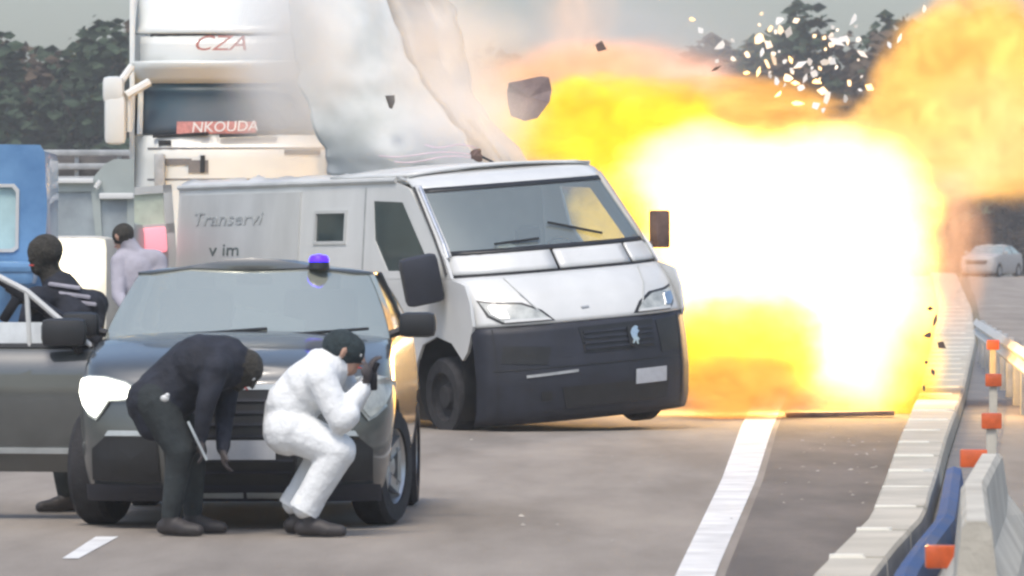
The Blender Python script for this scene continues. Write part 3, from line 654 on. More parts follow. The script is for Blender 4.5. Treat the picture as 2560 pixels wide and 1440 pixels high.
for k in range(4):
    bm = nbm(); box(bm, (-1.84 + .13 * k, VL + .085, 1.72), (.065, .012, .52), .002, rot=Matrix.Rotation(R(22), 3, 'Y')); obj('chevron_stripe', bm, M['red'] if k % 2 == 0 else M['white'], dr)
bm = nbm(); box(bm, (-1.30, VL + .06, 1.84), (.26, .05, .26), .03); tl = obj('tail_light', bm, glow('pink_tail_glow', (.9, .3, .36), .55), dr)
# mirrors
bm = nbm(); box(bm, (-1.34, .92, 1.43), (.36, .22, .46), .06, rot=Matrix.Rotation(R(-8), 3, 'Y') @ Matrix.Rotation(R(-18), 3, 'Z')); box(bm, (-1.12, .98, 1.28), (.2, .1, .08), .02); obj('mirror', bm, M['plastic'], van)
bm = nbm(); box(bm, (1.27, .95, 1.72), (.15, .16, .36), .02, rot=Matrix.Rotation(R(4), 3, 'Y')); box(bm, (1.14, .98, 1.58), (.2, .08, .07), .02); obj('mirror', bm, M['burnt'], van)  # brown of the right mirror stands in for firelight on it
# streamer and stick lying on the van roof
st = empty('roof_debris', at(1190, 392, 52.5), 'charred lump with pale pink streamers lying on the van roof', 'debris')
bm = nbm(); ball(bm, (0, 0, .03), .06, 2, (1, .8, .8)); ball(bm, (.03, 0, .0), .05, 2)
for v in bm.verts: v.co += Vector((noise.noise(v.co * 20), noise.noise(v.co * 17), noise.noise(v.co * 23))) * .03
obj('charred_lump', bm, M['burnt'], st)
bm = nbm(); tube(bm, [(0, 0, .05), (.06, 0, .0), (.2, 0, -.07)], .012, 6); obj('stick', bm, M['black'], st)
for z, l, dz in ((.03, -.95, -.02), (.09, -.5, .02), (-.0, -.8, -.05)):
    bm = nbm(); grid(bm, [[Vector((x, j * .04, z + dz * t + .02 * math.sin(t * 7 + l) )) for j in (0, 1)] for t, x in ((t, l * t) for t in lin(0, 1, 9))])
    thick(obj('streamer', bm, mat('pink_streamer', (.72, .55, .6), .7), st), .01)
# ------------------------------------------------------------------ torn roof panels thrown up from the van
def blown(name, pts_rows, Y, m, label, seed, amp=.06, hole=None):
    """a torn sheet: rows of pixel outlines (left, right, y) at distance Y with bend"""
    bm = nbm(); P = []
    n = 20
    for (xl, xr, py, dy) in dens(pts_rows):
        row = []
        for t in lin(0, 1, n):
            p = at(xl + (xr - xl) * t, py, Y) ; nz = noise.noise(Vector((t * 2.2, py * .006, seed))) + .3 * noise.noise(Vector((t * 5, py * .017, seed + 3))) + .22 * abs(noise.noise(Vector((t * 9, py * .03, seed + 6))))
            p.y += dy + amp * 3 * nz - .5 * math.sin(t * 3.0) * .6
            p.x += (.02 + .10 * (t < .01 or t > .99)) * noise.noise(Vector((py * .031, t * 3, seed)))
            row.append(p)
        P.append(row)
    grid(bm, P); o = obj(name, bm, m)
    s = o.modifiers.new('s', 'SUBSURF'); s.levels = 1; s.render_levels = 1
    t = o.modifiers.new('t', 'SOLIDIFY'); t.thickness = .02
    bake(o); return tag(o, label, 'metal panel')
def dens(rows):
    out = []
    for a, b in zip(rows[:-1], rows[1:]):
        for t in (0, .33, .67): out.append(tuple(x + (y - x) * t for x, y in zip(a, b)))
    return out + [rows[-1]]
blown('torn_roof_panel', [(700, 930, -150, 1.0), (718, 960, -20, .7), (728, 985, 60, .5), (735, 1010, 130, .35), (745, 1050, 200, .2), (770, 1100, 270, .1), (795, 1150, 335, .0), (815, 1190, 392, -.1), (830, 1250, 440, -.1)], 54.6, M['torn'],
      'large torn white roof panel standing up from the van with a dark hole', 1)
blown('torn_roof_panel', [(880, 1060, -120, 1.0), (930, 1120, -10, .9), (960, 1150, 60, .7), (990, 1165, 150, .6), (1040, 1180, 230, .4), (1085, 1225, 300, .3), (1130, 1290, 370, .2), (1150, 1340, 440, .1)], 55.4, M['tornback'],
      'curled grey inner panel right of the torn white roof panel', 9, .09)
h0 = at(975, 254, 54.0)
bm = nbm(); 
v_ = [bm.verts.new(Vector(p)) for p in ((-.05, 0, .06), (.045, 0, .065), (.05, 0, .0), (.02, 0, -.075), (-.01, 0, -.06))]; f_ = bm.faces.new(v_)
r_ = bmesh.ops.extrude_face_region(bm, geom=[f_]); 
for g in r_['geom']:
    if isinstance(g, bmesh.types.BMVert): g.co.y += .05
ho = obj('dark_fragment', bm, M['black']); ho.location = h0; tag(ho, 'small black jagged fragment against the torn white panel', 'debris')
# ------------------------------------------------------------------ white truck behind
TY = 60.0; ts = FPX / TY
tr = empty('white_truck', (at(612, 690, TY).x, TY, 0), 'tall cream white lorry cab with red roof script and dark windscreen behind the van', 'truck')
def tx(px): return (px - 612) / ts
def tz(py): return CAMZ - (py - HOR) / ts
TW = 1.28
def TF(x, z, off=0):
    u = min(1, abs(x) / TW); d = .0 + .30 * u ** 5 + interp([(0, .05), (1.0, 0), (2.4, .05), (tz(335), .08), (tz(200), .30), (tz(150), .12), (tz(85), .18), (tz(-60), .9)], z)
    return Vector((x, d - off, z))
def tband(py0, py1, n, m, name, off=0.0, th=.03, f0=-1, f1=1):
    bm = nbm(); grid(bm, [[TF(f * TW, z, off) for f in lin(f0, f1, 15)] for z in lin(tz(py0), tz(py1), n)]); return thick(obj(name, bm, m, tr), th)
tband(1010, 338, 12, M['truckwhite'], 'front_panel'); tband(334, 202, 7, M['truckglass'], 'windscreen', -.01, .02)
tband(200, 150, 4, M['truckwhite'], 'sun_visor', .10, .05, -.98, .98); tband(198, 88, 6, M['truckwhite'], 'sign_panel', .0, .03, -.93, .93); tband(88, 78, 2, M['black'], 'sign_shadow', .0, .02, -.84, .28)  # black strip paints the shadow in the recess above the sign
tband(78, -60, 8, M['truckwhite'], 'roof_deflector', .06, .03)
for sg in (-1, 1):
    bm = nbm(); box(bm, (sg * (TW + .0), 1.25, (tz(1000) + tz(-20)) / 2), (.06, 1.9, tz(-20) - tz(1000)), .02); obj('cab_side', bm, M['truckwhite'], tr)
    bm = nbm(); tube(bm, [TF(sg * TW * .93, z, .03) for z in lin(tz(335), tz(205), 5)], .035, 6); obj('pillar', bm, M['truckwhite'], tr)
    # mirrors and their arms
    for (pa, pz, hh) in ((-1.42, 225, .30), (-1.40, 300, .55)):
        bm = nbm(); box(bm, (-sg * pa * 1.03, -.05, tz(pz)), (.24, .2, hh), .07); obj('mirror', bm, M['truckwhite'], tr)
    bm = nbm(); tube(bm, [(sg * 1.42, -.02, tz(215)), (sg * 1.27, .1, tz(165))], .045, 7); tube(bm, [(sg * 1.33, -.05, tz(240)), (sg * 1.08, .12, tz(205))], .05, 7); tube(bm, [(sg * 1.29, 0, tz(235)), (sg * 1.29, 0, tz(330))], .035, 7); obj('mirror_arm', bm, M['truckwhite'], tr)
    bm = nbm(); box(bm, (sg * .95, -.02, .8), (.45, .15, .22), .04); obj('headlight', bm, M['lens'], tr)
    bm = nbm(); lathe(bm, [(.3, -.16), (.48, -.16), (.51, -.1), (.51, .1), (.48, .16), (.3, .16), (.001, .1)], (sg * 1.05, 1.3, .51), (sg, 0, 0), 26); obj('wheel', bm, M['rubber'], tr)
    bm = nbm(); box(bm, (sg * (-tx(345)) * .8 , .06, tz(440)), (.12, .1, .5), .02); obj('step', bm, M['greymetal'], tr)
bm = nbm(); box(bm, (0, 2.2, 2.55), (2.5, .1, 3.9)); box(bm, (0, 5.5, 2.45), (2.5, 6, 3.7), .05); obj('trailer_box', bm, M['truckwhite'], tr)
def tpatch(name, x0, x1, y0, y1, m, off, th=.03, par=None):
    return fpatch(name, [(tx(x0), tz(y1)), (tx(x1), tz(y1)), (tx(x1), tz(y0)), (tx(x0), tz(y0))], TF, m, par or tr, th, off)
for z0, m_ in ((tz(372), 'gutter'), (tz(450), 'gutter')):
    fpatch('panel_seam', [(-1.1, z0), (1.1, z0), (1.1, z0 + .018), (-1.1, z0 + .018)], TF, M[m_], tr, .006, .004)
bg_ = tpatch('roof_badge', 428, 474, 163, 189, M['black'], .14); tpatch('badge_face', 440, 463, 168, 178, M['silver'], .155, .01, bg_)
tpatch('roof_lamp', 602, 614, 155, 185, M['greymetal'], .13)
tpatch('grille', 388, 478, 396, 412, M['gutter'], .012); tpatch('grille', 470, 520, 400, 432, M['gutter'], .012); tpatch('vent', 394, 426, 350, 362, M['black'], .012); tpatch('vent', 500, 512, 388, 432, M['black'], .016)
tpatch('dark_sill', 710, 800, 374, 386, M['black'], .014)
for x0, x1 in ((380, 520), (548, 690)):
    bm = nbm(); tube(bm, [TF(tx(x0), tz(340), .04), TF(tx(x1), tz(334), .04)], .018, 6); obj('wiper', bm, M['black'], tr)
text('lettering', 'CZA', tr, .24, (tx(480), -.04, tz(126)), (1, 0, 0), (0, 0, 1), M['redprint'], .35, sx=1.25)
text('lettering', 'NKOUDA', tr, .17, (tx(478), -.0, tz(331)), (1, 0, .03), (0, .25, 1), M['white'], .1, sx=1.0)
tpatch('name_board', 440, 640, 303, 334, M['redprint'], .015, .01)
# ------------------------------------------------------------------ blue truck cab at left edge, grey van
BY = 47.5; bs = FPX / BY
bt = empty('blue_truck', (at(-60, 690, BY).x, BY, 0), 'blue truck cab cut by the left edge with a pale window', 'truck')
def bx(px): return (px + 60) / bs
def bz(py): return CAMZ - (py - HOR) / bs
bm = nbm(); prof = [(bx(-190), bz(358)), (bx(100), bz(362)), (bx(112), bz(380)), (bx(118), bz(520)), (bx(108), bz(690)), (bx(100), .5), (bx(-190), .5)]
win = [(bx(-160), bz(470)), (bx(30), bz(468)), (bx(40), bz(480)), (bx(38), bz(615)), (bx(28), bz(622)), (bx(-160), bz(622))]
fnb = lambda a, b, o: Vector((a, -o, b))
obj('cab_side', plate([prof, win], fnb, .05), M['bluetruck'], bt)
bm = nbm(); box(bm, (bx(-45), 1.1, (bz(365) + .5) / 2), (bx(95) - bx(-190), 2.0, bz(372) - .5), .08); obj('cab_body', bm, M['bluetruck'], bt)
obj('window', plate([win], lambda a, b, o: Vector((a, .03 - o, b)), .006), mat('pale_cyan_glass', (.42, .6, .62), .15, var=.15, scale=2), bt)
fw = plate([[(x * 1.0 + sx_, z + sz_) for (x, z), sx_, sz_ in zip(win, (-.03, .02, .03, .03, .02, -.03), (.03, .03, .02, -.02, -.03, -.03))], win], lambda a, b, o: Vector((a, -.015 - o, b)), .02)
obj('window_frame', fw, M['oldwhite'], bt)
bm = nbm(); box(bm, (bx(50), -.3, bz(668)), (.36, .55, .1), .045); box(bm, (bx(40), -.35, bz(690)), (.42, .4, .16), .06); obj('fender', bm, M['bluetruck'], bt)
for x in (bx(-130), bx(20)):
    bm = nbm(); lathe(bm, [(.28, -.14), (.45, -.14), (.48, -.08), (.48, .08), (.45, .14), (.28, .14), (.001, .08)], (x, .1, .48), (0, -1, 0), 24); obj('wheel', bm, M['rubber'], bt)
VY = 54.0; vs_ = FPX / VY
gv = empty('grey_van', (at(225, 690, VY).x, VY, 0), 'grey green van with white nose and one dazzling headlight behind the gunman', 'van')
def gx(px): return (px - 225) / vs_
def gzz(py): return CAMZ - (py - HOR) / vs_
pr = [(gx(112), .3), (gx(112), gzz(470)), (gx(125), gzz(448)), (gx(232), gzz(445)), (gx(262), gzz(410)), (gx(285), gzz(398)), (gx(335), gzz(398)), (gx(335), .3)]
w1 = [(gx(128), gzz(600)), (gx(128), gzz(480)), (gx(228), gzz(478)), (gx(240), gzz(600))]; w2 = [(gx(256), gzz(600)), (gx(250), gzz(500)), (gx(318), gzz(500)), (gx(318), gzz(600))]
fng = lambda a, b, o: Vector((a, -o, b))
obj('side', plate([pr, w1, w2], fng, .04), M['greyvan'], gv)
for w_ in (w1, w2): obj('window', plate([w_], lambda a, b, o: Vector((a, .03 - o, b)), .006), mat('grey_sky_glass', (.3, .34, .36), .15, var=.2, scale=2), gv)
bm = nbm(); box(bm, (gx(223), 1.0, 1.15), (gx(333) - gx(114), 1.8, 1.7), .1); obj('body', bm, M['greyvan'], gv)
bm = nbm(); box(bm, (gx(205), -.75, (gzz(592) + .45) / 2), (gx(298) - gx(110), 1.4, gzz(592) - .45), .12); ns = obj('nose', bm, mat('cream_paint', (.55, .53, .47), .5, var=.06), gv)
bm = nbm(); box(bm, (gx(225), -1.46, gzz(645)), (.2, .05, .17), .03); obj('headlight', bm, glow('dazzling_lamp', (1, .88, .58), 5), ns)
bm = nbm(); box(bm, (gx(140), -1.46, gzz(650)), (.2, .05, .17), .03); obj('headlight', bm, M['lens'], ns)
bm = nbm(); box(bm, (gx(185), -1.46, gzz(745)), (.5, .04, .2), .02); obj('grille', bm, M['gutter'], ns)
bm = nbm(); box(bm, (gx(205), -1.5, .62), (.82, .12, .3), .04); obj('bumper', bm, M['gutter'], ns)
hl_ = bpy.data.lights.new('headlight_beam', 'POINT'); hl_.energy = 14; hl_.color = (1, .9, .65); hl_.shadow_soft_size = .1
hlo = bpy.data.objects.new('headlight_beam', hl_); C.objects.link(hlo); hlo.parent = gv; hlo.location = (gx(225), -1.7, gzz(645))
bm = nbm(); box(bm, (gx(180), -.03, gzz(452)), (gx(235) - gx(125), .08, .05), .015); obj('roof_rail', bm, M['white'], gv)
bm = nbm(); tube(bm, [(gx(240), -.05, gzz(470)), (gx(252), -.05, gzz(452))], .025, 6); obj('mirror', bm, M['white'], gv)
bm = nbm(); box(bm, (gx(292), -.03, gzz(490)), (.35, .06, .06), .015); obj('drip_rail', bm, M['white'], gv)
for x in (gx(150), gx(300)):
    bm = nbm(); lathe(bm, [(.2, -.1), (.33, -.1), (.35, 0), (.33, .1), (.2, .1), (.001, .05)], (x, .05, .35), (0, -1, 0), 20); obj('wheel', bm, M['rubber'], gv)
# ------------------------------------------------------------------ people
def body(name, caps, mats, vox=.011, parent=None, smooth_it=6):
    """caps = [(p0, r0, p1, r1, mat_index)] fused into one continuous surface"""
    bm = nbm()
    for p0, r0, p1, r1, k in caps:
        p0, p1 = Vector(p0), Vector(p1)
        ball(bm, p0, r0, 2); ball(bm, p1, r1, 2)
        if (p1 - p0).length > 1e-4: cyl(bm, p0, p1, r0, r1, 14)
    o = obj(name, bm, None)
    rm = o.modifiers.new('r', 'REMESH'); rm.mode = 'VOXEL'; rm.voxel_size = vox
    s = o.modifiers.new('s', 'SMOOTH'); s.factor = .5; s.iterations = smooth_it
    bake(o); me = o.data; me.materials.clear()
    for m in mats: me.materials.append(m)
    segs = [(Vector(a), r, Vector(b), q, k) for a, r, b, q, k in caps]
    for p in me.polygons:
        c = p.center; best = 1e9; kk = 0
        for a, r, b, q, k in segs:
            ab = b - a; L2 = ab.length_squared; t = 0 if L2 < 1e-9 else max(0, min(1, (c - a).dot(ab) / L2))
            d = (c - (a + ab * t)).length - (r + (q - r) * t)
            if d < best: best, kk = d, k
        p.material_index = kk; p.use_smooth = True
    if parent: o.parent = parent
    return o
def hand(caps, wrist, tip_dir, side, k, s=1.0, curl=.5):
    """palm and five bent fingers"""
    wrist, d = Vector(wrist), Vector(tip_dir).normalized(); side = Vector(side); side = (side - d * side.dot(d)).normalized(); nrm = d.cross(side)
    palm = wrist + d * .075 * s
    for u in (-.028, 0, .028): caps.append((wrist + side * u * .6 * s, .02 * s, palm + side * u * s, .018 * s, k))
    for u, l in ((-.034, .062), (-.011, .074), (.012, .07), (.034, .055)):
        a = palm + side * u * s; b = a + (d * (1 - .4 * curl) + nrm * .5 * curl).normalized() * l * .5 * s; c = b + (d * (1 - 1.2 * curl) + nrm * 1.1 * curl).normalized() * l * .55 * s
        caps.append((a, .0115 * s, b, .0105 * s, k)); caps.append((b, .0105 * s, c, .009 * s, k))
    a = wrist + d * .02 * s - side * .03 * s; b = a + (d * .6 - side * .6 + nrm * .3).normalized() * .05 * s; c = b + (d + nrm * .5).normalized() * .03 * s
    caps.append((a, .015 * s, b, .0125 * s, k)); caps.append((b, .0125 * s, c, .01 * s, k))
def headcaps(caps, c, face, up, k, kh, r=.095):
    """head: skull, jaw, nose, ears"""
    c, f, u = Vector(c), Vector(face).normalized(), Vector(up).normalized(); s = f.cross(u)
    caps.append((c - f * .012 + u * .02, r, c + f * .01 + u * .015, r * .98, kh))
    caps.append((c + f * .035 - u * .045, r * .62, c + f * .05 - u * .08, r * .45, k))
    caps.append((c + f * .09 + u * .012, .013, c + f * .112 - u * .022, .016, k))
    for e in (-1, 1): caps.append((c + s * e * (r - .002) + u * .01, .018, c + s * e * (r - .002) - u * .025, .013, k))
def eyes(parent, c, face, up):
    c, f, u = Vector(c), Vector(face).normalized(), Vector(up).normalized(); s = f.cross(u)
    for e in (-1, 1):
        bm = nbm(); ball(bm, c + f * .083 + s * e * .032 + u * .012, .013, 2); obj('eye', bm, M['white'], parent)
        bm = nbm(); ball(bm, c + f * .093 + s * e * .032 + u * .012, .006, 1); obj('pupil', bm, M['black'], parent)
    bm = nbm(); tube(bm, [c + f * .098 - u * .055 + s * .024, c + f * .106 - u * .053, c + f * .098 - u * .055 - s * .024], .006, 6); obj('mouth', bm, M['red'], parent)
def shoe(parent, ankle, toe, m=None):
    a, t = Vector(ankle), Vector(toe); d = (t - a); d.z = 0; d.normalize(); g = Vector((a.x, a.y, 0)); q = d.cross(Vector((0, 0, 1)))
    caps = [(g - d * .045 + Vector((0, 0, .05)), .046, g + d * .07 + Vector((0, 0, .05)), .05, 0), (g + d * .05 + Vector((0, 0, .045)), .05, g + d * .175 + Vector((0, 0, .034)), .038, 0), (g + d * .1 + q * .012 + Vector((0, 0, .036)), .045, g + d * .17 + Vector((0, 0, .032)), .038, 0),
            (g + Vector((0, 0, .06)), .05, Vector((a.x, a.y, max(.12, min(.17, a.z)))), .05, 0)]
    o = body('shoe', caps, [m or M['shoe']], .011, parent, 4)
    for v in o.data.vertices: v.co.z = max(v.co.z, .006)
def P_(px, py, Y, dy=0): 
    p = at(px, py, Y); p.y += dy; return p
# --- bent dark figure
Y1 = 30.1
hip = P_(398, 1000, Y1); hipL, hipR = hip + Vector((-.02, -.10, 0)), hip + Vector((.03, .10, 0))
chest = P_(500, 915, Y1); sh = P_(560, 905, Y1); shL, shR = sh + Vector((-.03, -.19, -.03)), sh + Vector((.03, .18, .02))
hd = P_(612, 922, Y1)
kneeL, kneeR = P_(455, 1125, Y1, -.14), P_(478, 1130, Y1, .14); ankL, ankR = P_(430, 1285, Y1, -.12), P_(478, 1285, Y1, .16)
elL, elR = P_(430, 1010, Y1, -.26), P_(560, 1040, Y1, .05); haL, haR = P_(440, 1010, Y1, -.30), P_(560, 1120, Y1, -.1)
elL = P_(395, 990, Y1, -.28); elL = P_(520, 1010, Y1, -.24); haL = P_(505, 1095, Y1, -.2)
caps = [(hip + Vector((0, -.05, 0)), .15, hip + Vector((0, .06, 0)), .15, 0), (hip, .17, chest, .185, 0), (hip + Vector((-.04, 0, -.02)), .15, chest + Vector((-.06, 0, -.06)), .16, 0), (chest + Vector((0, -.05, 0)), .18, sh, .155, 0), (chest + Vector((0, .06, .01)), .165, sh, .14, 0),
        (shL, .085, shR, .085, 0), (sh, .07, hd + Vector((-.05, 0, 0)), .06, 0),
        (hipL, .115, kneeL, .085, 1), (kneeL, .08, ankL, .055, 1), (hipR, .115, kneeR, .085, 1), (kneeR, .08, ankR, .055, 1),
        (shL, .075, elL, .058, 0), (elL, .056, haL, .04, 0), (shR, .075, elR, .058, 0), (elR, .056, haR, .04, 0),
        (P_(372, 1000, Y1, -.05), .13, P_(385, 1060, Y1, -.05), .10, 0)]
# the rear of his jacket hangs from the hip
hand(caps, haR, (.1, -.1, -1), (0, 1, 0), 3); hand(caps, haL, (.2, .1, -1), (0, -1, 0), 3)
face1 = (.55, -.25, -.8); headcaps(caps, hd, face1, (.75, 0, .55), 2, 2)
p1 = body('person', caps, [M['navy'], M['trouser'], M['hair'], M['glove'], M['skin']])
tag(p1, 'person in dark clothes bending over in front of the grey car, head to the right', 'person')
eyes(p1, hd, face1, (.75, 0, .55))
for a, t in ((ankL, ankL + Vector((.3, -.15, 0))), (ankR, ankR + Vector((.3, -.1, 0)))): shoe(p1, a, t)
bm = nbm(); ball(bm, P_(422, 992, Y1, -.34), .022, 2, (1.2, .6, .9)); ball(bm, P_(428, 985, Y1, -.34), .014, 2); obj('pale_blob', bm, M['white'], p1)  # small white blob beside the hip
bm = nbm(); box(bm, P_(530, 862, Y1), (.12, .1, .04), .015, rot=Matrix.Rotation(R(-8), 3, 'Y')); obj('collar', bm, M['cap'], p1)
bar_ = nbm(); tube(bar_, [P_(478, 1050, Y1, -.3), P_(498, 1092, Y1, -.3), P_(524, 1146, Y1, -.28)], .008, 7)
tag(obj('metal_rod', bar_, M['silver']), 'thin pale rod hanging from the hand of the bent dark figure', 'rod')
# --- crouching figure in white overalls
Y2 = 30.0
hip = P_(722, 1075, Y2); waist = P_(730, 1010, Y2); chest = P_(775, 965, Y2); sh = P_(815, 925, Y2); shN, shF = sh + Vector((-.02, -.19, -.05)), sh + Vector((.05, .17, 0))
hd = P_(868, 880, Y2)
knN, knF = P_(848, 1125, Y2, -.16), P_(820, 1120, Y2, .16); anN, anF = P_(768, 1262, Y2, -.14), P_(735, 1258, Y2, .14)
elN, elF = P_(852, 1040, Y2, -.24), P_(880, 1010, Y2, .12); haN, haF = P_(908, 972, Y2, -.16), P_(918, 955, Y2, .02)
caps = [(hip + Vector((0, -.09, 0)), .145, hip + Vector((0, .09, 0)), .145, 0), (hip, .15, waist, .15, 0), (waist + Vector((0, -.04, 0)), .15, chest, .16, 0), (chest + Vector((0, .05, 0)), .155, sh, .13, 0), (chest + Vector((0, -.06, 0)), .155, sh, .13, 0),
        (shN, .095, shF, .09, 0), (sh + Vector((.0, 0, .03)), .075, hd + Vector((-.02, 0, -.06)), .06, 3),
        (P_(790, 895, Y2), .055, P_(830, 905, Y2), .05, 0),
        (hip + Vector((.05, -.1, -.01)), .125, knN, .105, 0), (knN, .10, anN, .082, 0), (hip + Vector((.05, .1, -.01)), .125, knF, .10, 0), (knF, .095, anF, .078, 0),
        (shN, .09, elN, .075, 0), (elN, .072, haN, .05, 0), (shF, .085, elF, .07, 0), (elF, .068, haF, .048, 0), (elN + Vector((.01, 0, -.02)), .078, elN + Vector((.05, 0, .01)), .07, 0)]
hand(caps, haN + Vector((.02, 0, .03)), (.25, 0, 1), (.2, 1, 0), 3, 1, .7); hand(caps, haF + Vector((.02, 0, .03)), (.1, 0, 1), (.2, -1, 0), 3, 1, .7)
face2 = (.85, -.2, -.35); headcaps(caps, hd, face2, (.35, 0, .93), 2, 1)
p2 = body('person', caps, [M['overall'], M['cap'], M['skin'], M['glove']])
tag(p2, 'person in white overalls and dark cap crouching at the front corner of the grey car', 'person')
eyes(p2, hd, face2, (.35, 0, .93))
bm = nbm(); ball(bm, hd + Vector((-.035, 0, .035)), .112, 3, (.95, .92, .85)); obj('cap', bm, M['cap'], p2)
for a, t in ((anN, anN + Vector((.3, -.05, 0))), (anF, anF + Vector((.3, 0, 0)))): shoe(p2, a + Vector((.02, 0, 0)), t)
for k, (a, b) in enumerate(((anN, .088), (anF, .084))):
    bm = nbm(); cyl(bm, a + Vector((-.015, 0, -.03)), a + Vector((.03, 0, .05)), b, b * .97, 18); obj('trouser_cuff', bm, M['overall'], p2)
ph = nbm(); q0, q1 = P_(905, 1000, Y2, -.12), P_(945, 905, Y2, -.12); cyl(ph, q0, q1, .017, n=10); box(ph, (q0 + q1) / 2 + Vector((.02, 0, 0)), (.05, .04, .1), .01)
tag(obj('pistol', ph, M['gun']), 'dark handgun held up by the crouching person in white', 'gun')
# --- figure behind the dark car, holding a rifle
Y3 = 33.0
hd = P_(112, 635, Y3); nk = P_(130, 700, Y3); shA, shB = P_(95, 748, Y3, -.15), P_(232, 762, Y3, .1); chest = P_(185, 800, Y3); hip = P_(190, 905, Y3, .05)
elA, haA = P_(75, 830, Y3, -.3), P_(130, 778, Y3, -.42); elB, haB = P_(235, 850, Y3, -.2), P_(88, 745, Y3, -.45)
caps = [(chest + Vector((0, -.04, 0)), .165, nk + Vector((.05, 0, -.06)), .12, 0), (chest, .165, hip, .15, 0), (P_(225, 770, Y3), .10, hip, .15, 0), (shA, .085, shB, .095, 0), (nk, .07, hd, .065, 3),
        (shA, .08, elA, .06, 0), (elA, .056, haA, .042, 0), (shB, .085, elB, .065, 0), (elB, .06, haB, .042, 0), (hip + Vector((-.06, -.06, 0)), .12, P_(150, 1090, Y3, -.1), .085, 1), (hip + Vector((.04, .08, 0)), .12, P_(190, 1090, Y3, .1), .085, 1), (P_(150, 1090, Y3, -.1), .08, P_(165, 1235, Y3), .055, 1), (P_(190, 1090, Y3, .1), .08, P_(200, 1235, Y3, .1), .055, 1)]
hand(caps, haA, (-.6, -.1, .4), (0, -.3, 1), 3, 1, .8); hand(caps, haB, (-.8, 0, .3), (0, -.3, 1), 3, 1, .8)
face3 = (-.75, -.6, -.15); headcaps(caps, hd, face3, (0, 0, 1), 3, 3, .108)
p3 = body('person', caps, [M['navy'], M['trouser'], M['skin'], M['hair']], .012)
tag(p3, 'person in dark clothes and balaclava aiming a rifle from behind the open car door', 'person'); eyes(p3, hd, face3, (0, 0, 1))
for x, dy in ((165, 0), (200, .1)): shoe(p3, P_(x, 1235, Y3, dy), P_(x - 60, 1235, Y3, dy - .1))
for z_, l_ in ((715, 165), (738, 190), (756, 205)):
    bm = nbm(); box(bm, P_(l_, z_, Y3, -.115), (.20, .05, .026), .012, rot=Matrix.Rotation(R(8), 3, 'Y')); obj('jacket_stripe', bm, M['greycloth'], p3)
rf = empty('rifle', P_(85, 745, Y3, -.5), 'black rifle held slanting by the person behind the open car door', 'gun')
d_ = (P_(165, 795, Y3, -.6) - P_(0, 692, Y3, -.6)); d_ = d_.normalized(); c0 = Vector((0, 0, 0)); rr_ = Matrix.Rotation(math.atan2(-d_.z, d_.x), 3, 'Y')
bm = nbm(); box(bm, c0, (.28, .045, .06), .012, rot=rr_); obj('receiver', bm, M['gun'], rf)
bm = nbm(); cyl(bm, -d_ * .12, -d_ * .45, .011, n=10); cyl(bm, -d_ * .12, -d_ * .3, .02, n=10); obj('barrel', bm, M['gun'], rf)
bm = nbm(); box(bm, d_ * .24, (.22, .04, .075), .02, rot=rr_); obj('stock', bm, M['gun'], rf)
bm = nbm(); box(bm, c0 - d_ * .05 + rr_ @ Vector((0, 0, -.11)), (.06, .035, .17), .01, rot=rr_); obj('magazine', bm, M['gun'], rf)
# --- figure in grey behind the grey car
Y4 = 46.5
hd = P_(308, 590, Y4); sh = P_(345, 640, Y4); hip = P_(345, 820, Y4)
caps = [(sh + Vector((-.12, 0, -.03)), .1, sh + Vector((.15, 0, -.04)), .1, 0), (sh + Vector((0, 0, -.12)), .17, hip, .16, 0), (sh, .07, hd, .07, 0),
        (sh + Vector((-.16, -.05, -.05)), .08, P_(300, 740, Y4, -.2), .06, 0), (P_(300, 740, Y4, -.2), .06, P_(330, 780, Y4, -.35), .045, 0), (sh + Vector((.18, 0, -.05)), .08, P_(405, 740, Y4, -.1), .06, 0), (P_(405, 740, Y4, -.1), .06, P_(390, 800, Y4, -.3), .045, 0),
        (hip + Vector((-.08, 0, 0)), .13, P_(325, 960, Y4), .09, 1), (hip + Vector((.08, 0, 0)), .13, P_(375, 960, Y4), .09, 1), (P_(325, 960, Y4), .085, P_(325, 1090, Y4), .06, 1), (P_(375, 960, Y4), .085, P_(378, 1090, Y4), .06, 1)]
hand(caps, P_(330, 780, Y4, -.35), (.2, -.8, -.3), (1, 0, 0), 2); hand(caps, P_(390, 800, Y4, -.3), (-.2, -.8, -.3), (1, 0, 0), 2)
f4 = (-.7, .5, -.35); headcaps(caps, hd, f4, (-.2, 0, .95), 2, 3)
p4 = body('person', caps, [M['greycloth'], M['trouser'], M['skin'], M['hair']], .014); tag(p4, 'person in a grey lavender jacket turned away behind the grey car', 'person'); eyes(p4, hd, f4, (-.2, 0, .95))
for x in (325, 378): shoe(p4, P_(x, 1090, Y4), P_(x - 40, 1095, Y4))
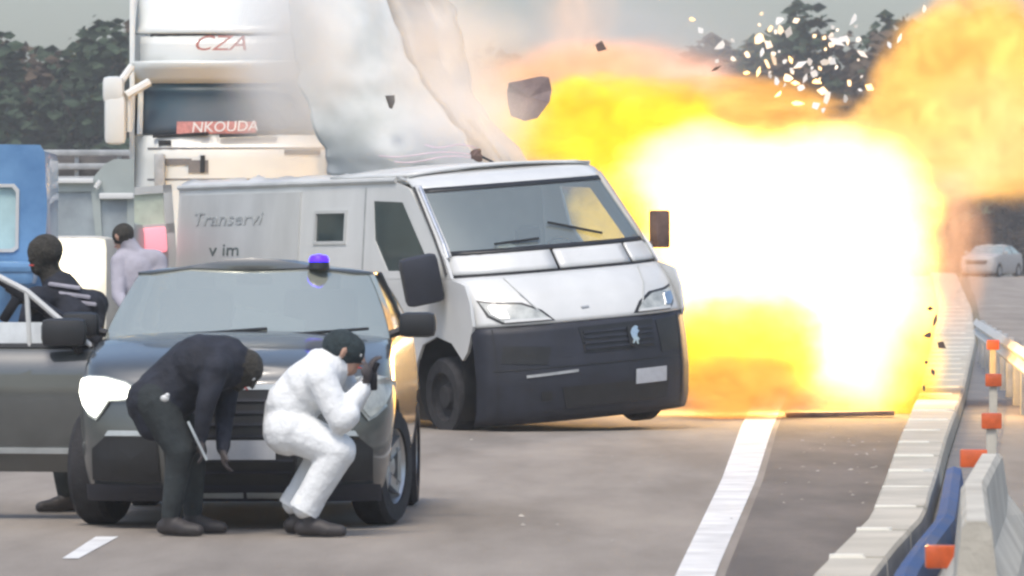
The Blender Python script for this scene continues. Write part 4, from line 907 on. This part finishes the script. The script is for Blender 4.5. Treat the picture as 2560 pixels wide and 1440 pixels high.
# ------------------------------------------------------------------ flying debris
sh_meshes = []
for k in range(7):
    rng = random.Random(100 + k); bm = nbm(); n = rng.randint(4, 6)
    vs = [bm.verts.new((math.cos(6.283 * i / n) * rng.uniform(.5, 1.2), 0, math.sin(6.283 * i / n) * rng.uniform(.5, 1.2))) for i in range(n)]
    f = bm.faces.new(vs); r = bmesh.ops.extrude_face_region(bm, geom=[f])
    for g in r['geom']:
        if isinstance(g, bmesh.types.BMVert): g.co.y += .22 + .1 * rng.random(); g.co.x *= .85; g.co.z *= .85
    bmesh.ops.recalc_face_normals(bm, faces=bm.faces[:])
    me = bpy.data.meshes.new('shard'); bm.to_mesh(me); bm.free(); me.materials.append(M['shard']); sh_meshes.append(me)
def shard(px, py, Y, sx, sz, rot, k, label, group, name='metal_shard', m=None):
    o = bpy.data.objects.new(name, sh_meshes[k % 7]); C.objects.link(o); o.location = at(px, py, Y); s = Y / FPX * .5
    o.scale = (sx * s, (sx + sz) / 2 * s, sz * s); o.rotation_euler = (R(random.uniform(-20, 20)), rot, R(random.uniform(-25, 25)))
    if m: o.material_slots[0].link = 'OBJECT'; o.material_slots[0].material = m
    return tag(o, label, 'debris', group)
GS = 'white fragments flying over the dark trees'
spots = [(1752, 77, 14, 22), (1730, 48, 12, 9), (1903, 34, 9, 9), (1948, 51, 22, 16), (1990, 52, 14, 16), (1925, 72, 10, 18), (1950, 75, 13, 18), (1971, 82, 18, 32), (1898, 96, 18, 24), (1921, 112, 18, 18), (1801, 114, 17, 24), (1831, 101, 10, 10),
         (1868, 137, 12, 18), (1832, 147, 12, 9), (1792, 153, 10, 14), (1905, 130, 8, 20), (2060, 94, 10, 10), (2078, 88, 12, 14), (2090, 104, 30, 18), (2108, 98, 26, 16), (2078, 112, 14, 10), (2155, 135, 30, 14), (2062, 155, 18, 14), (2080, 153, 18, 16), (2091, 168, 8, 11),
         (2000, 162, 28, 16), (2035, 185, 18, 18), (1968, 195, 18, 14), (1988, 208, 22, 12), (2002, 219, 14, 14), (2012, 196, 10, 20), (2042, 204, 22, 11), (2056, 228, 20, 22), (2067, 244, 14, 34), (2113, 247, 9, 16), (2173, 219, 22, 20), (1994, 258, 24, 10), (2038, 265, 20, 16), (2058, 275, 12, 10),
         (1896, 180, 7, 30), (1918, 160, 8, 26), (1935, 150, 8, 24), (1925, 190, 9, 18), (1866, 182, 12, 8), (1980, 180, 9, 12), (2030, 170, 8, 8), (2150, 225, 9, 9), (2093, 75, 8, 8), (2310, 22, 8, 14), (2140, 66, 10, 12), (2223, 112, 8, 16), (2248, 96, 8, 22)]
for k, (px, py, a, b) in enumerate(spots):
    size = 'large' if a * b > 330 else 'small' if a * b < 130 else 'medium'; shape = 'upright' if b > a * 1.35 else 'wide' if a > b * 1.35 else 'blocky'
    hx = 'at the left end' if px < 1820 else 'left of the tallest tree' if px < 1930 else 'before the tallest tree' if px < 2040 else 'right of the tallest tree' if px < 2130 else 'at the right end'
    hy = 'top' if py < 70 else 'upper part' if py < 108 else 'middle' if py < 158 else 'lower part' if py < 215 else 'bottom'
    shard(px, py, 54 + (k * 37 % 50) * .09, a * 1.5, b * 1.5, random.uniform(-.7, .7), k, f'{size} {shape} white fragment {hx}, {hy} of the flying debris cloud', GS)
rng = random.Random(91)
for k in range(34):
    px = rng.gauss(1990, 110); py = rng.uniform(60, 262); q = rng.uniform(7, 17)
    if 1730 < px < 2235 and py > 50 + abs(px - 1990) * .12 and py < 275 - abs(px - 2040) * .35:
        shard(px, py, rng.uniform(53.5, 58), q, q * rng.uniform(.7, 2.2), rng.uniform(-.9, .9), k, 'tiny pale splinter scattered among the larger white fragments', GS, 'metal_splinter')
shard(2134, 48, 54, 18, 40, .35, 3, 'largest bright fragment standing out against the sky above the trees', GS)
GB = 'small scorched fragments at the right rim of the fireball'
FL_ = ('topmost scorched fragment', 'tall thin scorched fragment', 'largest scorched fragment', 'blocky scorched fragment above the middle', 'scorched fragment second from the bottom', 'lowest scorched fragment', 'tiny scorched fragment')
for lab_, (k, (px, py, a, b)) in zip(FL_, enumerate(((2325, 772, 26, 18), (2338, 800, 10, 40), (2352, 862, 34, 22), (2320, 838, 22, 26), (2332, 930, 20, 18), (2310, 970, 22, 10), (2316, 905, 12, 10)))):
    shard(px, py, 52, a, b, .3 * k, k, lab_ + ' at the right rim of the fireball', GB, 'scorched_fragment', M['burnt'])
shard(1500, 116, 55, 40, 34, .4, 2, 'brown jagged fragment high in the peach smoke', None, 'scorched_fragment', M['burnt'])
shard(1790, 172, 54, 30, 12, -.5, 4, 'rusty fragment at the lower left of the flying debris cloud', None, 'scorched_fragment', M['burnt'])
shard(2232, 1092, 52.5, 22, 34, .2, 5, 'scorched fragment beside the kerb at the end of the fallen panel', None, 'scorched_fragment', M['burnt'])
# chips strewn over the shoulder
bm = nbm(); rng = random.Random(31)
for k in range(60):
    if k < 38: Y = rng.uniform(34, 52); x = edgex(Y) + .4 + rng.random() * (kerbx(Y) - edgex(Y) - .5)
    else: Y = rng.uniform(27, 55); x = -2.6 + rng.random() * 5 if Y < 29 or Y > 35 else rng.uniform(-.2, 1.6)
    q = rng.uniform(.004, .012); c = Vector((x, Y, q * .35 + .004)); a_ = rng.random() * 6
    vs = [bm.verts.new(c + Vector((math.cos(a_ + i * 1.57 + rng.uniform(-.4, .4)) * q * rng.uniform(1, 3), math.sin(a_ + i * 1.57) * q * rng.uniform(1, 3), rng.uniform(-.3, .3) * q))) for i in range(4)] + [bm.verts.new(c + Vector((0, 0, q)))]
    for i in range(4): bm.faces.new((vs[i], vs[(i + 1) % 4], vs[4]))
tag(obj('road_chips', bm, mat('chips', (.2, .18, .15), .8, scale=3, col2=(.5, .46, .4)), smooth=False), 'small chips strewn over the shoulder and road', 'debris', kind='stuff')
# big dark chunk
ch = nbm(); outl = [(-55, -15), (-50, -38), (-15, -45), (30, -55), (50, -52), (58, -20), (52, 10), (22, 50), (-10, 58), (-45, 45), (-52, 15)]
s_ = 53.5 / FPX; vs = [ch.verts.new((x * s_, 0, -y * s_)) for x, y in outl]; f = ch.faces.new(vs); r = bmesh.ops.extrude_face_region(ch, geom=[f])
for g in r['geom']:
    if isinstance(g, bmesh.types.BMVert): g.co = Vector((g.co.x * .7, .12, g.co.z * .75))
r2 = bmesh.ops.poke(ch, faces=[f]) if f.is_valid else None
for v in ch.verts: v.co.y += .04 * noise.noise(v.co * 9)
cho = obj('flying_panel', ch, mat('mauve_scorched_panel', (.2, .15, .145), .7, var=.25, scale=6), smooth=False); cho.location = at(1322, 245, 53.5)
tag(cho, 'large dark brown panel piece tumbling in the air above the van roof', 'debris')
# scorched sheet lying under the fire
fp = nbm(); q = [ongr(1960, 1052), ongr(2235, 1052)]; pp = at(2105, 1046, 54.6)
bx_ = nbm(); box(bx_, (0, 0, .04), (1.1, .35, .05), .01, rot=Matrix.Rotation(R(-1), 3, 'Y')); fp.free()
shp = obj('fallen_panel', bx_, M['burnt']); shp.location = (pp.x, 55.0, 0); tag(shp, 'flat scorched metal sheet lying on the road under the fireball', 'metal sheet')
# ------------------------------------------------------------------ fire and smoke volumes
def fire_mat(name, E, absorb, col, gain=1.6, nscale=1.9, namp=1.0, power=1.5, seed=0.0):
    m = bpy.data.materials.new(name); m.use_nodes = True; t = m.node_tree; t.nodes.clear()
    out = t.nodes.new('ShaderNodeOutputMaterial'); tc = t.nodes.new('ShaderNodeTexCoord'); ln = t.nodes.new('ShaderNodeVectorMath'); ln.operation = 'LENGTH'
    t.links.new(tc.outputs['Object'], ln.inputs[0])
    mp = t.nodes.new('ShaderNodeMapping'); mp.inputs['Location'].default_value = (seed, seed * 1.7, seed * .6); t.links.new(tc.outputs['Object'], mp.inputs['Vector'])
    n = t.nodes.new('ShaderNodeTexNoise'); n.inputs['Scale'].default_value = nscale; n.inputs['Detail'].default_value = 7; n.inputs['Roughness'].default_value = .6; t.links.new(mp.outputs[0], n.inputs['Vector'])
    def mth(op, a, b=None, clamp=False):
        k = t.nodes.new('ShaderNodeMath'); k.operation = op; k.use_clamp = clamp
        for i, x in enumerate((a, b)):
            if x is None: continue
            if isinstance(x, (int, float)): k.inputs[i].default_value = x
            else: t.links.new(x, k.inputs[i])
        return k.outputs[0]
    nz = mth('MULTIPLY', mth('SUBTRACT', n.outputs['Fac'], .5), namp)
    base = mth('SUBTRACT', .93, ln.outputs['Value'])
    edge = mth('MULTIPLY', mth('SUBTRACT', .98, ln.outputs['Value']), 6, True)
    d = mth('MULTIPLY', mth('ADD', base, nz), gain, True); d = mth('MULTIPLY', mth('POWER', d, power), edge)
    return m, t, out, d, mth
def fire(name, parent, c, r, E, absorb, col, **kw):
    m, t, out, d, mth = fire_mat(name + '_volume', E, absorb, col, **kw)
    em = t.nodes.new('ShaderNodeEmission'); em.inputs['Color'].default_value = (*col, 1)
    n2 = t.nodes.new('ShaderNodeTexNoise'); n2.inputs['Scale'].default_value = 2.6; n2.inputs['Detail'].default_value = 6; n2.inputs['Distortion'].default_value = 1.2
    tc2 = t.nodes.new('ShaderNodeTexCoord'); t.links.new(tc2.outputs['Object'], n2.inputs['Vector'])
    amp = 0 if E > 5 else 2.6
    bil = mth('MAXIMUM', mth('ADD', mth('MULTIPLY', mth('SUBTRACT', n2.outputs['Fac'], .5), amp), 1.0), .35)
    t.links.new(mth('MULTIPLY', mth('MULTIPLY', d, E), bil), em.inputs['Strength'])
    ab = t.nodes.new('ShaderNodeVolumeAbsorption'); ab.inputs['Color'].default_value = (.0, .0, .0, 1); t.links.new(mth('MULTIPLY', d, absorb), ab.inputs['Density'])
    ad = t.nodes.new('ShaderNodeAddShader'); t.links.new(em.outputs[0], ad.inputs[0]); t.links.new(ab.outputs[0], ad.inputs[1]); t.links.new(ad.outputs[0], out.inputs['Volume'])
    bm = nbm(); bmesh.ops.create_icosphere(bm, subdivisions=3, radius=1); o = obj(name, bm, m, parent)
    o.location = c - parent.location; o.scale = r; return o
def smoke(name, c, r, dens, col, label, parent=None, **kw):
    m, t, out, d, mth = fire_mat(name + '_volume', 0, 0, col, **kw)
    v = t.nodes.new('ShaderNodeVolumePrincipled'); v.inputs['Color'].default_value = (*col, 1); v.inputs['Anisotropy'].default_value = .0
    t.links.new(mth('MULTIPLY', d, dens), v.inputs['Density']); t.links.new(v.outputs[0], out.inputs['Volume'])
    bm = nbm(); bmesh.ops.create_icosphere(bm, subdivisions=3, radius=1); o = obj(name, bm, m); o.location = c; o.scale = r
    return tag(o, label, 'smoke', kind='stuff')
FY = 56.6; fs = FPX / FY
fb = empty('fireball', (at(1950, 690, FY).x, FY, 0), 'huge white hot fireball with yellow and orange flames beside the van', 'fireball')
ORG = (1.0, .52, .10)
def fl(name, px, py, rx, rz, E, ab, col=ORG, ry=1.3, dy=0.0, **kw):
    c = at(px, py, FY + dy); s = (FY + dy) / FPX; return fire(name, fb, c, (rx * s, ry, rz * s), E, ab, col, **kw)
fl('fire_core', 1950, 650, 440, 400, 16, 1.2, seed=1, namp=1.0, ry=1.5, gain=2.4)
fl('fire_core', 1760, 450, 300, 180, 9, 1.0, seed=2, gain=2.2)
fl('fire_core', 2080, 490, 320, 220, 9, 1.0, seed=3, gain=2.2)
fl('fire_core', 2150, 830, 250, 255, 14, 1.2, seed=4, ry=.9, namp=.9, gain=2.4)
fl('flame_glow', 1850, 870, 280, 190, 2.6, 2.4, (1, .58, .01), seed=5, dy=-1.0, ry=.9, gain=3, namp=1.3)
fl('flame_glow', 2270, 910, 130, 210, 2.2, 2.0, (1, .60, .02), seed=6, ry=.7, gain=2.2)
fl('flame_glow', 1540, 325, 330, 170, 2.2, 2.0, (1, .58, .02), seed=7, ry=1.0, dy=1, gain=3.2, namp=1.4)
fl('flame_glow', 1440, 290, 390, 220, 1.1, 1.2, (1, .48, .22), seed=8, ry=1.4, dy=2.5, gain=2.8, namp=1.4)
fl('flame_glow', 1530, 215, 400, 150, 1.2, 1.2, (1, .53, .36), seed=18, ry=1.4, dy=3, gain=2.4)  # peach lobes emit in place of smoke lit by the fire
fl('flame_glow', 1780, 290, 430, 120, 1.5, 1.5, (1, .47, .11), seed=9, ry=1.2, dy=2.5, gain=3.2, namp=1.4)
fl('flame_glow', 2460, 250, 310, 310, 2.4, 2.3, (1, .50, .12), seed=10, ry=1.5, dy=3, gain=4.5, namp=1.2)
fl('flame_glow', 2470, 330, 240, 200, 1.4, 1.3, (1, .56, .20), seed=20, ry=1.0, dy=1.6, gain=2.2, namp=1.3)
fl('flame_glow', 2500, 370, 330, 140, 1.4, 1.3, (1, .54, .26), seed=11, ry=1.4, dy=3, gain=2.2)
fl('flame_glow', 2180, 410, 430, 150, 1.8, 1.6, (1, .58, .30), seed=12, ry=1.2, dy=2, gain=2.2)
fl('flame_glow', 1850, 975, 230, 110, 2.2, 2.4, (1, .37, .075), seed=13, ry=.7, dy=-1.9, gain=3.2, namp=1.2)
fl('flame_glow', 2370, 620, 130, 300, .9, .9, (1, .50, .26), seed=14, ry=.9, dy=2, gain=1.8)
fl('flame_glow', 1440, 60, 150, 240, .35, .3, (1, .58, .36), seed=15, ry=.9, dy=3)  # faint upright column of light, made as an emitting volume
fl('flame_glow', 1530, 545, 150, 150, 2.6, 2.0, (1, .60, .03), seed=19, ry=.6, dy=-.4, gain=2.5)
fl('flame_glow', 1250, 220, 200, 170, .30, .7, (1, .55, .36), seed=26, ry=.9, dy=4, gain=1.6)
fl('flame_glow', 2300, 330, 230, 170, 2.4, 2.2, (1, .52, .14), seed=28, ry=1.0, dy=1.8, gain=2.6, namp=1.3)
ll = bpy.data.lights.new('fire_light', 'POINT'); ll.energy = 2300; ll.color = (1, .66, .33); ll.shadow_soft_size = .9
llo = bpy.data.objects.new('fire_light', ll); C.objects.link(llo); llo.parent = fb; llo.location = at(1960, 720, FY - .3) - fb.location
smoke('white_smoke', at(980, 250, 57.5), (2.1, 1.4, 1.8), 2.2, (.93, .94, .93), 'white smoke drifting round the torn roof panels', seed=21, gain=1.2, namp=1.1)
smoke('white_smoke', at(690, 90, 58.2), (.9, .8, 1.3), 1.8, (.94, .94, .92), 'thin white smoke veiling the right half of the truck cab', seed=22, gain=1.0, namp=1.0)
smoke('white_smoke', at(755, 100, 53.4), (.8, .65, 1.15), 3.2, (.94, .95, .94), 'white smoke blurring the left edge of the torn roof panel', seed=24, gain=1.3, namp=.9)
smoke('white_smoke', at(1160, 300, 53.0), (.95, .55, .8), 2.4, (.94, .94, .94), 'white smoke at the foot of the torn roof panels', seed=25, gain=1.2, namp=.9)
smoke('white_smoke', at(1080, 120, 53.6), (.8, .5, .9), 2.0, (.92, .91, .9), 'thin smoke trailing off the curled inner panel', seed=27, gain=1.3, namp=1.2)
smoke('grey_smoke', at(1520, 120, 64), (2.6, 1.5, 1.3), .8, (.86, .88, .9), 'pale grey smoke hanging above the orange flames', seed=23, gain=1.0, namp=1.0)
# ------------------------------------------------------------------ air
HD = .0006
bm = nbm(); box(bm, (0, 330 - 30, 24), (420, 720, 60))
hz = obj('haze', bm, None, smooth=False); tag(hz, kind='stuff')
m = bpy.data.materials.new('haze_air'); m.use_nodes = True; t = m.node_tree; t.nodes.clear(); out = t.nodes.new('ShaderNodeOutputMaterial'); v = t.nodes.new('ShaderNodeVolumePrincipled')
v.inputs['Color'].default_value = (.90, .93, .96, 1); v.inputs['Density'].default_value = HD; t.links.new(v.outputs[0], out.inputs['Volume']); hz.data.materials.append(m)
